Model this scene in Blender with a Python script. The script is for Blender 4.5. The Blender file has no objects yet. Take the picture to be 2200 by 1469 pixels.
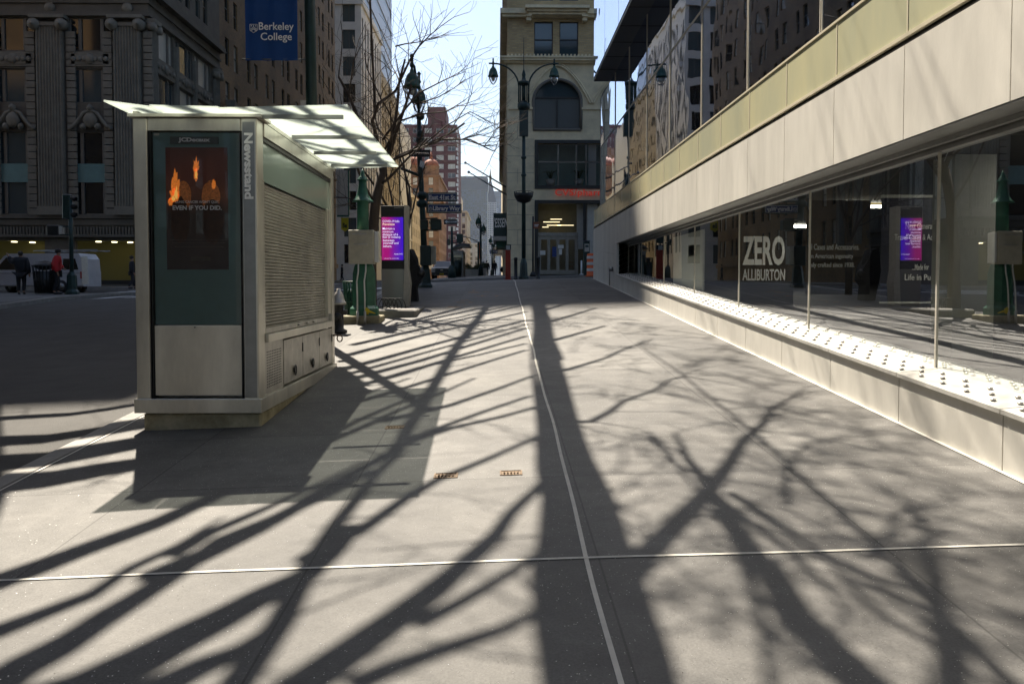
import bpy, math, random
from mathutils import Vector, Matrix
C = bpy.context.scene.collection
R = math.radians
E = 1.72                       # eye height
F = 1800.0
TH = math.atan(66/1800); PSI = math.atan(30/1800)
# ---------------------------------------------------------------- camera
cam = bpy.data.cameras.new('camera'); co = bpy.data.objects.new('camera', cam); C.objects.link(co)
cam.sensor_width = 36; cam.lens = 36*F/2200; cam.shift_y = -54.5/2200; cam.clip_end = 6000; cam.clip_start = .05
co.location = (0, 0, E); co.rotation_euler = (R(90)-TH, 0, -PSI)
bpy.context.scene.camera = co
SUN_EL, SUN_AZ = 54.0, -22.0    # azimuth measured from +Y (the street), negative = from the left
# ---------------------------------------------------------------- world
w = bpy.data.worlds.new("World"); bpy.context.scene.world = w; w.use_nodes = True
nt = w.node_tree; sk = nt.nodes.new('ShaderNodeTexSky'); sk.sky_type = 'NISHITA'; sk.sun_disc = False
sk.sun_elevation = R(SUN_EL); sk.sun_rotation = R(SUN_AZ); sk.air_density = 1.0; sk.dust_density = 1.3; sk.ozone_density = 1.0
nt.links.new(sk.outputs[0], nt.nodes['Background'].inputs[0]); nt.nodes['Background'].inputs[1].default_value = .068
sun = bpy.data.lights.new('sun', 'SUN'); so = bpy.data.objects.new('sun', sun); C.objects.link(so)
sun.energy = 5.0; sun.angle = R(.5); sun.color = (1, .895, .745)
SD = Vector((math.sin(R(SUN_AZ))*math.cos(R(SUN_EL)), math.cos(R(SUN_AZ))*math.cos(R(SUN_EL)), math.sin(R(SUN_EL))))
so.rotation_euler = SD.to_track_quat('Z', 'Y').to_euler(); so.location = (0, -5, 40)
sc = bpy.context.scene
sc.view_settings.view_transform = 'Standard'; sc.view_settings.look = 'None'; sc.view_settings.gamma = 1
sc.view_settings.exposure = 1.42
sc.render.engine = 'CYCLES'; sc.cycles.use_denoising = True; sc.cycles.max_bounces = 8; sc.cycles.transparent_max_bounces = 12
sc.cycles.caustics_reflective = False; sc.cycles.caustics_refractive = False; sc.cycles.sample_clamp_indirect = 6
random.seed(7)
rnd = random.random
def ru(a, b): return a+(b-a)*rnd()

# ---------------------------------------------------------------- geometry helpers
def P(px, py, Y):
    a = (px-1100)/F; b = (680-py)/F
    ct, st = math.cos(TH), math.sin(TH)
    x, y, z = a, ct+b*st, -st+b*ct
    c, s = math.cos(PSI), math.sin(PSI)
    X, Yy = x*c+y*s, -x*s+y*c
    k = Y/Yy
    return Vector((X*k, Y, E+z*k))
def lerp(a, b, t): return a+(b-a)*t
KN = [(-60, -3.8), (0, 0), (26, 1.63), (30, 1.86), (34, 1.96), (39, 1.99), (45, 2.1), (50, 2.27), (70, 2.6), (100, 2.95), (200, 3.6), (400, 3.2), (900, -4), (3000, -12)]
def p_(Y):
    if Y <= KN[0][0]: return KN[0][1]
    for (a, u), (b, v) in zip(KN, KN[1:]):
        if Y <= b: return lerp(u, v, (Y-a)/(b-a))
    return KN[-1][1]
def G(X, Y): return p_(Y) + (.025*min(X, 8) if X > 0 else .034*max(X, -17))

class MB:
    def __init__(s): s.v = []; s.f = []; s.m = []; s.sm = []
    def add(s, vs, fs, mi=0, smooth=False):
        o = len(s.v); s.v += [tuple(v) for v in vs]
        for f in fs: s.f.append(tuple(i+o for i in f)); s.m.append(mi); s.sm.append(smooth)
        return s
    def box(s, x0, x1, y0, y1, z0, z1, mi=0):
        if x0 > x1: x0, x1 = x1, x0
        if y0 > y1: y0, y1 = y1, y0
        if z0 > z1: z0, z1 = z1, z0
        vs = [(x, y, z) for z in (z0, z1) for x, y in ((x0, y0), (x1, y0), (x1, y1), (x0, y1))]
        return s.add(vs, [(3, 2, 1, 0), (4, 5, 6, 7), (0, 1, 5, 4), (1, 2, 6, 5), (2, 3, 7, 6), (3, 0, 4, 7)], mi)
    def bbox(s, x0, x1, y0, y1, z0, z1, b=.01, mi=0):
        """box with chamfered vertical edges and top"""
        pl = [(x0+b, y0), (x1-b, y0), (x1, y0+b), (x1, y1-b), (x1-b, y1), (x0+b, y1), (x0, y1-b), (x0, y0+b)]
        pi = [(x0+2*b, y0+b), (x1-2*b, y0+b), (x1-b, y0+2*b), (x1-b, y1-2*b), (x1-2*b, y1-b), (x0+2*b, y1-b), (x0+b, y1-2*b), (x0+b, y0+2*b)]
        vs = [(x, y, z0) for x, y in pl]+[(x, y, z1-b) for x, y in pl]+[(x, y, z1) for x, y in pi]
        fs = [tuple(range(7, -1, -1)), tuple(range(16, 24))]
        for k in (0, 8):
            for i in range(8): j = (i+1) % 8; fs.append((k+i, k+j, k+8+j, k+8+i))
        return s.add(vs, fs, mi)
    def quad(s, a, b, c, d, mi=0): return s.add([a, b, c, d], [(0, 1, 2, 3)], mi)
    def slab(s, a, b, c, d, th, mi=0):
        """quad extruded along its normal by th"""
        a, b, c, d = map(Vector, (a, b, c, d)); n = (b-a).cross(d-a).normalized()*th
        vs = [a, b, c, d, a+n, b+n, c+n, d+n]
        return s.add(vs, [(3, 2, 1, 0), (4, 5, 6, 7), (0, 1, 5, 4), (1, 2, 6, 5), (2, 3, 7, 6), (3, 0, 4, 7)], mi)
    def tube(s, pts, rad, n=8, mi=0, smooth=True, cap=True):
        pts = [Vector(p) for p in pts]
        if not isinstance(rad, (list, tuple)): rad = [rad]*len(pts)
        rings = []; up = None
        for i, p in enumerate(pts):
            t = (pts[min(i+1, len(pts)-1)]-pts[max(i-1, 0)]).normalized()
            if up is None: up = Vector((0, 0, 1)) if abs(t.z) < .9 else Vector((1, 0, 0))
            a = t.cross(up).normalized(); b = a.cross(t).normalized(); up = b
            rings.append([p+(a*math.cos(2*math.pi*k/n)+b*math.sin(2*math.pi*k/n))*rad[i] for k in range(n)])
        vs = [v for r in rings for v in r]; fs = []
        for i in range(len(rings)-1):
            for k in range(n):
                l = (k+1) % n; fs.append((i*n+k, i*n+l, (i+1)*n+l, (i+1)*n+k))
        if cap: fs += [tuple(range(n-1, -1, -1)), tuple((len(rings)-1)*n+k for k in range(n))]
        return s.add(vs, fs, mi, smooth)
    def lathe(s, c, prof, n=16, mi=0, smooth=True, cap=True, ph=0):
        vs = []; fs = []
        for r, z in prof:
            for k in range(n):
                a = 2*math.pi*k/n+ph; vs.append((c[0]+r*math.cos(a), c[1]+r*math.sin(a), c[2]+z))
        for i in range(len(prof)-1):
            for k in range(n):
                l = (k+1) % n; fs.append((i*n+k, i*n+l, (i+1)*n+l, (i+1)*n+k))
        if cap: fs += [tuple(range(n-1, -1, -1)), tuple((len(prof)-1)*n+k for k in range(n))]
        return s.add(vs, fs, mi, smooth)
    def prism(s, poly, axis, a, b, mi=0, smooth=False):
        """poly in the two other axes, extruded from a to b on axis"""
        def mk(p, t):
            return {'x': (t, p[0], p[1]), 'y': (p[0], t, p[1]), 'z': (p[0], p[1], t)}[axis]
        n = len(poly); vs = [mk(p, a) for p in poly]+[mk(p, b) for p in poly]
        fs = [tuple(range(n-1, -1, -1)), tuple(range(n, 2*n))]+[(i, (i+1) % n, n+(i+1) % n, n+i) for i in range(n)]
        return s.add(vs, fs, mi, smooth)
    def sphere(s, c, r, n=10, m=7, mi=0, sq=(1, 1, 1), jit=0):
        vs = []; fs = []
        for i in range(m+1):
            t = math.pi*i/m
            for k in range(n):
                a = 2*math.pi*k/n; j = 1+(rnd()-.5)*jit
                vs.append((c[0]+r*sq[0]*math.sin(t)*math.cos(a)*j, c[1]+r*sq[1]*math.sin(t)*math.sin(a)*j, c[2]+r*sq[2]*math.cos(t)*j))
        for i in range(m):
            for k in range(n):
                l = (k+1) % n; fs.append((i*n+k, (i+1)*n+k, (i+1)*n+l, i*n+l))
        return s.add(vs, fs, mi, True)
    def build(s, name, mats, parent=None, loc=None, rz=0):
        me = bpy.data.meshes.new(name)
        off = Vector(loc) if loc is not None else Vector((0, 0, 0))
        base = parent_world(parent) if (parent is not None and loc is None) else off
        me.from_pydata([tuple(Vector(v)-base) for v in s.v] if loc is None else s.v, [], s.f)
        if not isinstance(mats, (list, tuple)): mats = [mats]
        for m in mats: me.materials.append(m)
        me.polygons.foreach_set('material_index', s.m); me.polygons.foreach_set('use_smooth', s.sm)
        me.validate(); me.update()
        o = bpy.data.objects.new(name, me); C.objects.link(o)
        if parent is not None: o.parent = parent
        if loc is not None: o.location = loc; o.rotation_euler = (0, 0, rz)
        return o
def parent_world(p):
    v = Vector((0, 0, 0))
    while p is not None: v += Vector(p.location); p = p.parent
    return v
def tag(o, label=None, cat=None, group=None, kind=None):
    if label: o['label'] = label
    if cat: o['category'] = cat
    if group: o['group'] = group
    if kind: o['kind'] = kind
    return o
def thing(name, label, cat, loc=(0, 0, 0), rz=0, group=None):
    o = bpy.data.objects.new(name, None); o.empty_display_size = .2; C.objects.link(o); o.location = loc; o.rotation_euler = (0, 0, rz)
    return tag(o, label, cat, group)
def dup(o, loc, rz=None, label=None, parent=None):
    r = o.copy(); C.objects.link(r); r.location = loc
    if rz is not None: r.rotation_euler = (0, 0, rz)
    if label: r['label'] = label
    r.parent = parent
    def rec(a, b):
        for ch in list(a.children):
            c = ch.copy(); C.objects.link(c); c.parent = b; rec(ch, c)
    rec(o, r)
    return r
# ---------------------------------------------------------------- materials
def mat(name, col, rough=.6, metal=0., n=0., ns=8., bump=0., bs=40., col2=None, emit=None, es=1., spec=None, scale=(1, 1, 1), rr=0.):
    m = bpy.data.materials.new(name); m.use_nodes = True; t = m.node_tree; b = t.nodes['Principled BSDF']; L = t.links.new
    b.inputs['Base Color'].default_value = (*col, 1); b.inputs['Roughness'].default_value = rough; b.inputs['Metallic'].default_value = metal
    if spec is not None: b.inputs['Specular IOR Level'].default_value = spec
    if n or bump or rr:
        tc = t.nodes.new('ShaderNodeTexCoord'); mp = t.nodes.new('ShaderNodeMapping'); mp.inputs['Scale'].default_value = scale
        L(tc.outputs['Object'], mp.inputs[0])
    if n or rr:
        nz = t.nodes.new('ShaderNodeTexNoise'); nz.inputs['Scale'].default_value = ns; nz.inputs['Detail'].default_value = 6; nz.inputs['Roughness'].default_value = .65
        L(mp.outputs[0], nz.inputs['Vector'])
        if n:
            mx = t.nodes.new('ShaderNodeValToRGB'); c2 = col2 or tuple(c*(1-n) for c in col)
            c1 = tuple(min(1, c*(1+n*.5)) for c in col)
            mx.color_ramp.elements[0].position = .3; mx.color_ramp.elements[1].position = .7
            mx.color_ramp.elements[0].color = (*c2, 1); mx.color_ramp.elements[1].color = (*c1, 1)
            L(nz.outputs[0], mx.inputs[0]); L(mx.outputs[0], b.inputs['Base Color'])
        if rr:
            mr = t.nodes.new('ShaderNodeMapRange'); mr.inputs['To Min'].default_value = max(.02, rough-rr); mr.inputs['To Max'].default_value = rough+rr
            L(nz.outputs[0], mr.inputs[0]); L(mr.outputs[0], b.inputs['Roughness'])
    if bump:
        n2 = t.nodes.new('ShaderNodeTexNoise'); n2.inputs['Scale'].default_value = bs; n2.inputs['Detail'].default_value = 5
        bp = t.nodes.new('ShaderNodeBump'); bp.inputs['Strength'].default_value = bump; bp.inputs['Distance'].default_value = .02
        L(mp.outputs[0], n2.inputs['Vector']); L(n2.outputs[0], bp.inputs['Height']); L(bp.outputs[0], b.inputs['Normal'])
    if emit: b.inputs['Emission Color'].default_value = (*emit, 1); b.inputs['Emission Strength'].default_value = es
    return m
def brickmat(name, c1, c2, mortar, sc=1., rough=.8, bw=.22, bh=.075, n=.3):
    m = bpy.data.materials.new(name); m.use_nodes = True; t = m.node_tree; b = t.nodes['Principled BSDF']; L = t.links.new
    tc = t.nodes.new('ShaderNodeTexCoord'); sx = t.nodes.new('ShaderNodeSeparateXYZ'); cx = t.nodes.new('ShaderNodeCombineXYZ'); ad = t.nodes.new('ShaderNodeMath')
    L(tc.outputs['Object'], sx.inputs[0]); L(sx.outputs[0], ad.inputs[0]); L(sx.outputs[1], ad.inputs[1]); L(ad.outputs[0], cx.inputs[0]); L(sx.outputs[2], cx.inputs[1])
    br = t.nodes.new('ShaderNodeTexBrick'); br.inputs['Scale'].default_value = 1; br.inputs['Brick Width'].default_value = bw*sc; br.inputs['Row Height'].default_value = bh*sc
    br.inputs['Mortar Size'].default_value = .012*sc*bh/.075; br.inputs['Color1'].default_value = (*c1, 1); br.inputs['Color2'].default_value = (*c2, 1); br.inputs['Mortar'].default_value = (*mortar, 1)
    L(cx.outputs[0], br.inputs['Vector'])
    nz = t.nodes.new('ShaderNodeTexNoise'); nz.inputs['Scale'].default_value = .35; nz.inputs['Detail'].default_value = 8; L(tc.outputs['Object'], nz.inputs['Vector'])
    mr = t.nodes.new('ShaderNodeMapRange'); mr.inputs['From Min'].default_value = .3; mr.inputs['From Max'].default_value = .7; mr.inputs['To Min'].default_value = 1-n; mr.inputs['To Max'].default_value = 1+n*.4
    L(nz.outputs[0], mr.inputs[0])
    mx = t.nodes.new('ShaderNodeVectorMath'); mx.operation = 'SCALE'; L(br.outputs[0], mx.inputs[0]); L(mr.outputs[0], mx.inputs['Scale'])
    L(mx.outputs[0], b.inputs['Base Color']); b.inputs['Roughness'].default_value = rough
    bp = t.nodes.new('ShaderNodeBump'); bp.inputs['Strength'].default_value = .4; bp.inputs['Distance'].default_value = .01; bp.invert = True
    L(br.outputs['Fac'], bp.inputs['Height']); L(bp.outputs[0], b.inputs['Normal'])
    return m
def glassmat(name, tint=(.9, .95, .93), refl=.06, rough=.0, wav=0., boost=1.):
    """thin pane: see-through mixed with a Fresnel mirror"""
    m = bpy.data.materials.new(name); m.use_nodes = True; t = m.node_tree; L = t.links.new
    t.nodes.remove(t.nodes['Principled BSDF']); out = t.nodes['Material Output']
    tr = t.nodes.new('ShaderNodeBsdfTransparent'); tr.inputs[0].default_value = (*tint, 1)
    gl = t.nodes.new('ShaderNodeBsdfGlossy'); gl.inputs['Roughness'].default_value = rough; gl.inputs[0].default_value = (.95, .97, 1, 1)
    lw = t.nodes.new('ShaderNodeFresnel'); lw.inputs[0].default_value = 1.5
    ml = t.nodes.new('ShaderNodeMath'); ml.operation = 'MULTIPLY_ADD'; ml.use_clamp = True; ml.inputs[1].default_value = boost; ml.inputs[2].default_value = refl
    L(lw.outputs[0], ml.inputs[0]); mx = t.nodes.new('ShaderNodeMixShader'); L(ml.outputs[0], mx.inputs[0]); L(tr.outputs[0], mx.inputs[1]); L(gl.outputs[0], mx.inputs[2]); L(mx.outputs[0], out.inputs[0])
    if wav:
        tc = t.nodes.new('ShaderNodeTexCoord'); nz = t.nodes.new('ShaderNodeTexNoise'); nz.inputs['Scale'].default_value = .55; nz.inputs['Detail'].default_value = 1
        bp = t.nodes.new('ShaderNodeBump'); bp.inputs['Strength'].default_value = wav; bp.inputs['Distance'].default_value = .05
        L(tc.outputs['Object'], nz.inputs['Vector']); L(nz.outputs[0], bp.inputs['Height']); L(bp.outputs[0], gl.inputs['Normal']); L(bp.outputs[0], lw.inputs['Normal'])
    return m
M = {}
M['steel'] = mat('brushed_steel', (.66, .63, .55), .33, .6, n=.35, ns=2.2, bump=.02, bs=30, scale=(1, 1, .3), rr=.08)
M['steel_d'] = mat('dull_steel', (.27, .27, .26), .4, .85, n=.2, ns=4, rr=.08)
M['steel_w'] = mat('worn_steel', (.5, .48, .44), .42, .6, n=.35, ns=5, bump=.1, bs=12, rr=.12)
M['black'] = mat('black_paint', (.012, .013, .014), .45, n=.3, ns=6)
M['rubber'] = mat('rubber', (.02, .02, .021), .8)
M['green'] = mat('green_paint', (.012, .075, .045), .45, n=.35, ns=6, bump=.08, bs=20)
M['green2'] = mat('mid_green_paint', (.025, .135, .085), .5, n=.35, ns=7, bump=.1, bs=14)
M['dgreen'] = mat('dark_green_paint', (.008, .035, .032), .42, n=.3, ns=6)
M['teal'] = mat('teal_panel', (.15, .26, .25), .3, n=.15, ns=2)
M['cream'] = mat('cream_enamel', (.52, .49, .38), .5, n=.22, ns=5, bump=.05, bs=30)
M['cream_w'] = mat('pale_metal', (.6, .57, .5), .5, n=.15, ns=8)
M['white'] = mat('white_paint', (.78, .78, .76), .5, n=.08, ns=10)
M['letter'] = mat('white_letter', (.93, .93, .92), .6)
M['greyletter'] = mat('grey_letter', (.55, .56, .54), .5)
M['red'] = mat('red_paint', (.42, .035, .015), .5, n=.3, ns=6)
M['redl'] = mat('red_letter', (.55, .03, .015), .45, emit=(.6, .05, .02), es=.12)
M['orange'] = mat('orange_plastic', (.75, .13, .02), .5, n=.15)
M['plinth'] = mat('old_concrete', (.42, .38, .26), .85, n=.5, ns=5, bump=.4, bs=30, col2=(.2, .18, .11))
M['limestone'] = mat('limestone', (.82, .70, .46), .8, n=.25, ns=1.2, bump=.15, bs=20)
M['lime_d'] = mat('dark_limestone', (.125, .11, .085), .8, n=.3, ns=1.0, bump=.2, bs=14)  # stone tone lowered to carry the vignette on the left
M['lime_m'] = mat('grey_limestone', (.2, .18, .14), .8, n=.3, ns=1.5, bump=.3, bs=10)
M['brick_b'] = brickmat('brown_brick', (.34, .195, .075), (.21, .12, .05), (.22, .16, .09), n=.45)
M['brick_y'] = brickmat('buff_brick', (.68, .50, .24), (.50, .35, .17), (.5, .4, .25), sc=1.3, n=.35)
M['brick_m'] = brickmat('maroon_brick', (.16, .055, .06), (.12, .042, .047), (.14, .06, .06), sc=3)
M['brick_t'] = brickmat('tan_brick', (.33, .18, .09), (.24, .125, .06), (.24, .15, .1), sc=3, n=.45)
M['grey_st'] = mat('pale_stone', (.56, .52, .47), .8, n=.15, ns=.6)
M['cream_st'] = mat('cream_stone', (.55, .46, .32), .8, n=.25, ns=.4)
M['bluegl'] = mat('blue_tower_glass', (.10, .15, .24), .25, n=.3, ns=.3, scale=(1, 1, 4))
M['slate'] = mat('slate_glass', (.055, .07, .10), .3, n=.3, ns=.2, scale=(1, 1, 5))
M['pglass'] = mat('dark_window_glass', (.012, .016, .018), .06, spec=.8)
M['pglass2'] = mat('blind_and_sky_glare', (.58, .56, .48), .4, spec=.6, n=.2, ns=2)  # pale blinds; brightness also stands in for sky reflected in the glass
M['pglass3'] = mat('grey_window_glass', (.045, .07, .08), .05, spec=.9)
M['wframe'] = mat('dark_window_frame', (.03, .032, .03), .5)
M['wframe_l'] = mat('stone_mullion', (.16, .145, .12), .7)
M['skin'] = mat('skin', (.3, .18, .12), .55)
M['hair'] = mat('hair', (.02, .015, .012), .7)
M['navy'] = mat('dark_cloth', (.014, .015, .02), .85, bump=.3, bs=30)
M['jean'] = mat('denim', (.03, .04, .07), .85, bump=.2, bs=30)
M['redc'] = mat('red_jacket', (.55, .015, .02), .7, bump=.3, bs=14)
M['gravel'] = mat('roof', (.1, .1, .1), .9)
M['bark'] = mat('bark', (.075, .055, .042), .85, n=.4, ns=10, bump=.6, bs=20, scale=(1, 1, .3))
M['blue'] = mat('blue_banner', (.002, .055, .235), .7, n=.12, ns=2, bump=.6, bs=1.6, scale=(2.2, 1, .25))
M['signblue'] = mat('sign_blue', (.008, .04, .19), .4)
M['vanpaint'] = mat('van_paint', (.5, .5, .52), .35, n=.12, ns=3)
M['lobby'] = mat('lobby_lamp', (1, .9, .6), .5, emit=(1, .85, .5), es=.7)
M['lamp'] = mat('lamp_glow', (1, .9, .6), .5, emit=(1, .85, .5), es=2)
M['olive'] = mat('olive_shop_wall', (.16, .145, .05), .8, emit=(.25, .22, .06), es=.015)  # faint emission puts the recess lighting into the wall colour
M['interior'] = mat('dark_interior', (.03, .03, .032), .8, n=.3, ns=1)
M['intwhite'] = mat('white_board', (.72, .72, .68), .6, n=.06)
M['shutter'] = mat('shutter_steel', (.44, .42, .36), .36, .6, n=.3, ns=3, bump=.15, bs=8, rr=.12)
M['navyboard'] = mat('navy_board', (.012, .012, .035), .5)
M['brownc'] = mat('brown_coat', (.08, .065, .05), .85)
M['leaf'] = mat('dark_leaf', (.04, .07, .02), .7, n=.4, ns=20)
M['yellow'] = mat('yellow_cloth', (.7, .55, .02), .7)
M['brass'] = mat('rusty_iron', (.17, .11, .06), .6, .3, n=.75, ns=60, bump=.5, bs=120)
M['glass'] = glassmat('shop_glass', (.86, .9, .88), refl=.0, boost=.45, wav=.05)
M['glass_k'] = glassmat('sign_glass', (.97, .97, .97), refl=.0, boost=1.0, wav=.08)
M['glass_cl'] = glassmat('clear_glass', (.95, .95, .95), refl=.02, boost=1.0)
M['vglass'] = mat('curtain_glass', (.045, .05, .055), .03, spec=1.0, n=0)
M['spandrel'] = mat('enamelled_glass', (.60, .57, .36), .12, n=.3, ns=.7, col2=(.48, .50, .38), scale=(1, 1, .3), spec=.8)
M['granite'] = mat('white_granite', (.74, .72, .66), .42, n=.16, ns=2.2, bump=.05, bs=90, scale=(1, 1, .25))
M['granite_t'] = mat('ledge_granite', (.58, .57, .53), .45, n=.18, ns=9)
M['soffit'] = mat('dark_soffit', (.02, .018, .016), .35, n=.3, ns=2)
# curtain glass with slight waviness, strong mirror
def curtain():
    m = bpy.data.materials.new('curtain_wall_glass'); m.use_nodes = True; t = m.node_tree; L = t.links.new; t.nodes.remove(t.nodes['Principled BSDF'])
    df = t.nodes.new('ShaderNodeBsdfDiffuse'); df.inputs[0].default_value = (.30, .31, .33, 1)
    gl = t.nodes.new('ShaderNodeBsdfGlossy'); gl.inputs['Roughness'].default_value = .015; gl.inputs[0].default_value = (.66, .72, .84, 1)
    mx = t.nodes.new('ShaderNodeMixShader'); fr = t.nodes.new('ShaderNodeFresnel'); fr.inputs[0].default_value = 1.6
    ma = t.nodes.new('ShaderNodeMath'); ma.operation = 'MULTIPLY_ADD'; ma.inputs[1].default_value = 1.0; ma.inputs[2].default_value = .06; ma.use_clamp = True
    tc = t.nodes.new('ShaderNodeTexCoord'); nz = t.nodes.new('ShaderNodeTexNoise'); nz.inputs['Scale'].default_value = .8; nz.inputs['Detail'].default_value = 1.5
    bp = t.nodes.new('ShaderNodeBump'); bp.inputs['Strength'].default_value = .06; bp.inputs['Distance'].default_value = .06
    L(tc.outputs['Object'], nz.inputs['Vector']); L(nz.outputs[0], bp.inputs['Height']); L(bp.outputs[0], gl.inputs['Normal'])
    L(fr.outputs[0], ma.inputs[0]); L(ma.outputs[0], mx.inputs[0]); L(df.outputs[0], mx.inputs[1]); L(gl.outputs[0], mx.inputs[2]); L(mx.outputs[0], t.nodes['Material Output'].inputs[0])
    return m
M['curtain'] = curtain()
def frosted():
    m = bpy.data.materials.new('frosted_glass'); m.use_nodes = True; t = m.node_tree; L = t.links.new; t.nodes.remove(t.nodes['Principled BSDF'])
    tl = t.nodes.new('ShaderNodeBsdfTranslucent'); tl.inputs[0].default_value = (.86, .95, .90, 1)
    tp = t.nodes.new('ShaderNodeBsdfTransparent'); tp.inputs[0].default_value = (.93, .97, .95, 1)
    df = t.nodes.new('ShaderNodeBsdfDiffuse'); df.inputs[0].default_value = (.75, .8, .76, 1)
    gl = t.nodes.new('ShaderNodeBsdfGlossy'); gl.inputs['Roughness'].default_value = .08
    a = t.nodes.new('ShaderNodeMixShader'); a.inputs[0].default_value = .25; b = t.nodes.new('ShaderNodeMixShader'); b.inputs[0].default_value = .5; c = t.nodes.new('ShaderNodeMixShader'); c.inputs[0].default_value = .08
    L(tl.outputs[0], a.inputs[1]); L(df.outputs[0], a.inputs[2]); L(a.outputs[0], b.inputs[1]); L(tp.outputs[0], b.inputs[2]); L(b.outputs[0], c.inputs[1]); L(gl.outputs[0], c.inputs[2]); L(c.outputs[0], t.nodes['Material Output'].inputs[0])
    return m
M['frost'] = frosted()
def paving():
    m = bpy.data.materials.new('sidewalk_concrete'); m.use_nodes = True; t = m.node_tree; L = t.links.new; b = t.nodes['Principled BSDF']
    N = t.nodes.new
    tc = N('ShaderNodeTexCoord')
    def noise(sc, det=6, ro=.6):
        n = N('ShaderNodeTexNoise'); n.inputs['Scale'].default_value = sc; n.inputs['Detail'].default_value = det; n.inputs['Roughness'].default_value = ro; L(tc.outputs['Object'], n.inputs['Vector']); return n
    n1 = noise(.5, 8, .7); n2 = noise(90, 3, .6); n3 = noise(6, 5)
    r = N('ShaderNodeValToRGB'); r.color_ramp.elements[0].position = .3; r.color_ramp.elements[1].position = .72
    r.color_ramp.elements[0].color = (.078, .078, .078, 1); r.color_ramp.elements[1].color = (.172, .168, .158, 1); L(n1.outputs[0], r.inputs[0]); n4 = noise(2.3, 9, .75)
    def mul(c, f):
        v = N('ShaderNodeVectorMath'); v.operation = 'SCALE'; L(c, v.inputs[0]); L(f, v.inputs['Scale']); return v.outputs[0]
    def rng(s, a, bb, c, d):
        q = N('ShaderNodeMapRange'); q.inputs[1].default_value = a; q.inputs[2].default_value = bb; q.inputs[3].default_value = c; q.inputs[4].default_value = d; L(s, q.inputs[0]); return q.outputs[0]
    col = mul(r.outputs[0], rng(n2.outputs[0], .3, .7, .74, 1.2)); col = mul(col, rng(n3.outputs[0], .3, .7, .86, 1.08)); col = mul(col, rng(n4.outputs[0], .42, .64, .8, 1.06))
    # per flag tone
    sx = N('ShaderNodeSeparateXYZ'); L(tc.outputs['Object'], sx.inputs[0])
    def mth(op, a, v=None, c=None):
        q = N('ShaderNodeMath'); q.operation = op
        (L(a, q.inputs[0]) if not isinstance(a, float) else setattr(q.inputs[0], 'default_value', a))
        if v is not None: (L(v, q.inputs[1]) if not isinstance(v, float) else setattr(q.inputs[1], 'default_value', v))
        if c is not None: q.inputs[2].default_value = c
        return q.outputs[0]
    fx = mth('DIVIDE', mth('SUBTRACT', sx.outputs[0], .53), 1.53); fy = mth('DIVIDE', mth('SUBTRACT', sx.outputs[1], 4.36), 1.5)
    cb = N('ShaderNodeCombineXYZ'); L(mth('FLOOR', fx), cb.inputs[0]); L(mth('FLOOR', fy), cb.inputs[1])
    wn = N('ShaderNodeTexWhiteNoise'); L(cb.outputs[0], wn.inputs[0]); col = mul(col, rng(wn.outputs[0], 0, 1, .78, 1.14))
    # joints: distance to the nearest line, metres
    def joint(f, size):
        fr = mth('FRACT', mth('ADD', f, .5)); d = mth('ABSOLUTE', mth('SUBTRACT', fr, .5)); return mth('MULTIPLY', d, size)
    dj = mth('MINIMUM', joint(fx, 1.53), joint(fy, 1.5)); jm = rng(dj, .003, .008, .45, 1.0)
    col = mul(col, jm)
    # small dark spots (gum)
    vo = N('ShaderNodeTexVoronoi'); vo.inputs['Scale'].default_value = 1.6; L(tc.outputs['Object'], vo.inputs['Vector']); col = mul(col, rng(vo.outputs['Distance'], .012, .02, .72, 1.0))
    L(col, b.inputs['Base Color'])
    # mica flecks
    v2 = N('ShaderNodeTexVoronoi'); v2.inputs['Scale'].default_value = 120; L(tc.outputs['Object'], v2.inputs['Vector'])
    s2 = N('ShaderNodeSeparateXYZ'); L(v2.outputs['Color'], s2.inputs[0])
    fl = mth('MULTIPLY', mth('GREATER_THAN', s2.outputs[0], .975), mth('LESS_THAN', v2.outputs['Distance'], .35))
    L(rng(fl, 0, 1, 0, .85), b.inputs['Metallic']); L(rng(fl, 0, 1, .72, .34), b.inputs['Roughness'])
    mxc = N('ShaderNodeMix'); mxc.data_type = 'RGBA'; L(fl, mxc.inputs[0]); L(col, mxc.inputs[6]); mxc.inputs[7].default_value = (.5, .5, .49, 1); L(mxc.outputs[2], b.inputs['Base Color'])
    bp = N('ShaderNodeBump'); bp.inputs['Strength'].default_value = .25; bp.inputs['Distance'].default_value = .006; L(n2.outputs[0], bp.inputs['Height'])
    nv = N('ShaderNodeVectorMath'); nv.operation = 'SUBTRACT'; L(v2.outputs['Color'], nv.inputs[0]); nv.inputs[1].default_value = (.5, .5, .5)
    ns = N('ShaderNodeVectorMath'); ns.operation = 'SCALE'; L(nv.outputs[0], ns.inputs[0]); L(rng(fl, 0, 1, 0, 1.3), ns.inputs['Scale'])
    na = N('ShaderNodeVectorMath'); na.operation = 'ADD'; L(bp.outputs[0], na.inputs[0]); L(ns.outputs[0], na.inputs[1])
    nn = N('ShaderNodeVectorMath'); nn.operation = 'NORMALIZE'; L(na.outputs[0], nn.inputs[0]); L(nn.outputs[0], b.inputs['Normal'])
    return m
M['paving'] = paving()
M['asphalt'] = mat('asphalt', (.05, .048, .045), .8, n=.35, ns=1.4, bump=.7, bs=70)
M['kerb'] = mat('kerb_granite', (.26, .25, .23), .7, n=.25, ns=5, bump=.2, bs=30)
M['paint'] = mat('road_paint', (.62, .62, .6), .7, n=.35, ns=9)
M['caulk'] = mat('pale_caulk', (.62, .60, .54), .7, n=.18, ns=6)

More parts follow.
